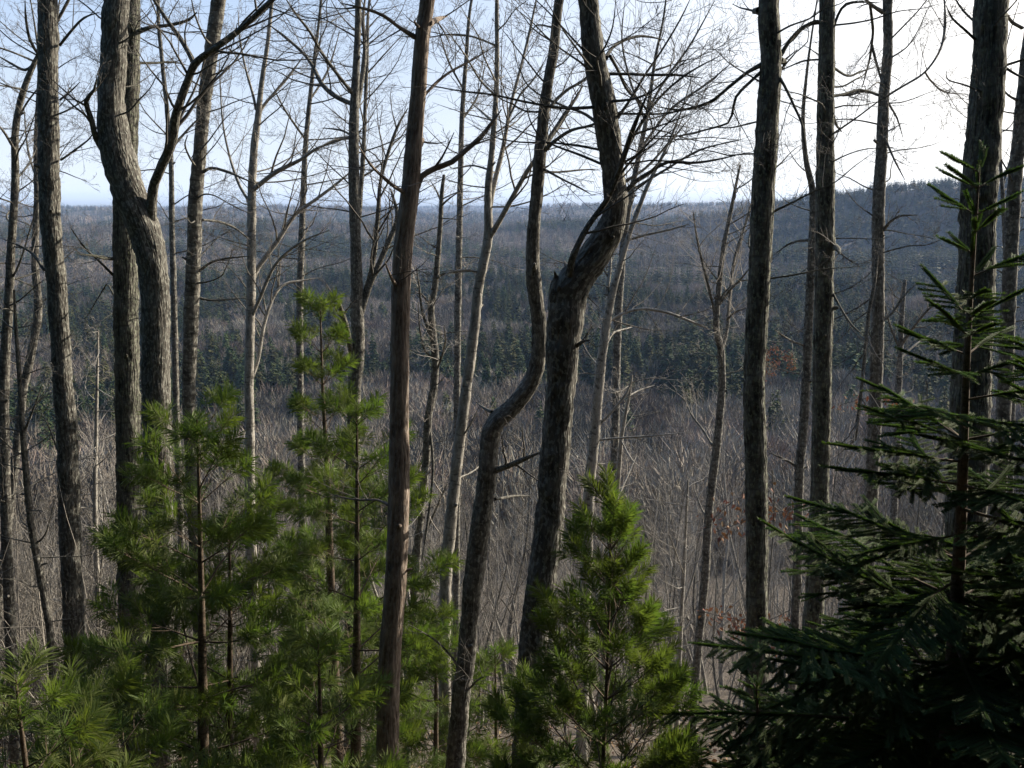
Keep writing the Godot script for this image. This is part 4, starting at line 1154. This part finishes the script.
const PINES := [
	{"called": "white_pine", "taper": 0.55, "seed": 41, "d": 6.2, "stem": [[197, 420], [199, 490], [201, 580], [203, 700], [204, 768]], "reach": 1.35, "gap": 0.37, "rise_low": 0.12, "rise_top": 0.9, "lift": 0.02, "size": 1.05, "whorl": 5, "inner": 0.3, "label": "feathery young white pine growing against the S-curved trunk"},
	{"called": "white_pine", "seed": 42, "d": 7.4, "stem": [[357, 405], [357, 500], [357, 600], [356, 720], [356, 768]], "taper": 0.55, "reach": 1.15, "gap": 0.37, "rise_low": 0.12, "rise_top": 0.8, "lift": 0.02, "whorl": 5, "inner": 0.3, "label": "young white pine growing just beside the leaning dead trunk"},
	{"called": "white_pine", "taper": 0.5, "seed": 43, "d": 11.0, "stem": [[320, 300], [323, 395], [328, 484], [330, 560]], "reach": 1.0, "gap": 0.44, "rise_low": 0.2, "rise_top": 0.9, "size": 1.2, "whorl": 5, "label": "taller narrow white pine reaching up between the pale arching tree and the banded stems"},
	{"called": "red_pine", "seed": 44, "d": 5.0, "stem": [[611, 500], [610, 570], [608, 640], [606, 700], [603, 768]], "dense": 0.055, "reach": 0.92, "gap": 0.24, "rise_low": 0.55, "rise_top": 1.5, "lift": 0.09, "whorl": 6, "shoot": "red", "size": 0.85, "inner": 0.35, "foot": 0.017, "taper": 0.85, "label": "bushy young pine with upswept branches and a single upright leader"},
	{"called": "white_pine", "seed": 45, "d": 4.0, "stem": [[16, 680], [20, 720], [26, 768]], "reach": 0.85, "gap": 0.32, "rise_low": 0.1, "rise_top": 0.8, "lift": 0.01, "whorl": 5, "label": "low shaded pine in front of the thin curving trunk"},
	{"called": "white_pine", "seed": 46, "d": 6.8, "stem": [[229, 520], [230, 590], [230, 680], [229, 768]], "reach": 0.9, "gap": 0.39, "rise_low": 0.12, "rise_top": 0.8, "lift": 0.02, "whorl": 5, "label": "young pine with crowded tufts next to the feathery one"},
	{"called": "white_pine", "seed": 47, "d": 8.6, "stem": [[436, 610], [436, 680], [436, 768]], "reach": 0.95, "gap": 0.39, "rise_low": 0.15, "rise_top": 0.8, "whorl": 5, "label": "sunlit low pine filling the gap between the dead trunk and the crooked one"},
	{"called": "white_pine", "seed": 48, "d": 5.4, "stem": [[318, 640], [320, 700], [321, 768]], "reach": 0.8, "gap": 0.34, "rise_low": 0.15, "rise_top": 0.8, "whorl": 5, "label": "low tufted pine in front of the young pine by the dead trunk"},
	{"called": "white_pine", "seed": 49, "d": 4.8, "stem": [[104, 690], [106, 730], [106, 768]], "reach": 0.85, "gap": 0.33, "rise_low": 0.1, "rise_top": 0.8, "whorl": 5, "label": "shaded low pine at the foot of the straight trunk and the close pair"},
	{"called": "white_pine", "seed": 50, "d": 9.0, "stem": [[495, 650], [496, 720], [496, 768]], "reach": 0.8, "gap": 0.41, "rise_low": 0.15, "rise_top": 0.8, "whorl": 5, "label": "small pine behind the foot of the massive elbowed trunk"},
	{"called": "balsam_fir", "seed": 61, "d": 4.6, "fir": true, "shoot": "fir", "stem": [[979, 172], [976, 215], [970, 300], [965, 400], [959, 560], [946, 768]], "reach": 1.75, "gap": 0.2, "rise_low": -0.08, "rise_top": 0.55, "lift": -0.004, "whorl": 5, "taper": 1.0, "label": "tall young fir with layered dark boughs and a bare leader"},
	{"called": "balsam_fir", "seed": 62, "d": 5.8, "fir": true, "shoot": "fir", "stem": [[860, 560], [858, 640], [856, 768]], "reach": 1.05, "gap": 0.19, "rise_low": -0.05, "rise_top": 0.5, "lift": -0.004, "whorl": 5, "taper": 0.7, "label": "low spreading fir under the tall young fir's boughs"},
	{"called": "balsam_fir", "seed": 63, "d": 4.4, "fir": true, "shoot": "fir", "stem": [[1062, 330], [1060, 450], [1055, 768]], "reach": 1.4, "gap": 0.21, "rise_low": -0.1, "rise_top": 0.5, "lift": -0.004, "whorl": 5, "taper": 0.75, "label": "second dark fir crowding the tall young one"},
	{"called": "balsam_fir", "seed": 64, "d": 5.0, "fir": true, "shoot": "fir", "stem": [[757, 690], [757, 768]], "reach": 0.6, "gap": 0.19, "rise_low": 0.1, "rise_top": 0.5, "lift": -0.004, "whorl": 5, "taper": 0.6, "label": "small dark fir between the bushy pine and the mossy trunks"},
]
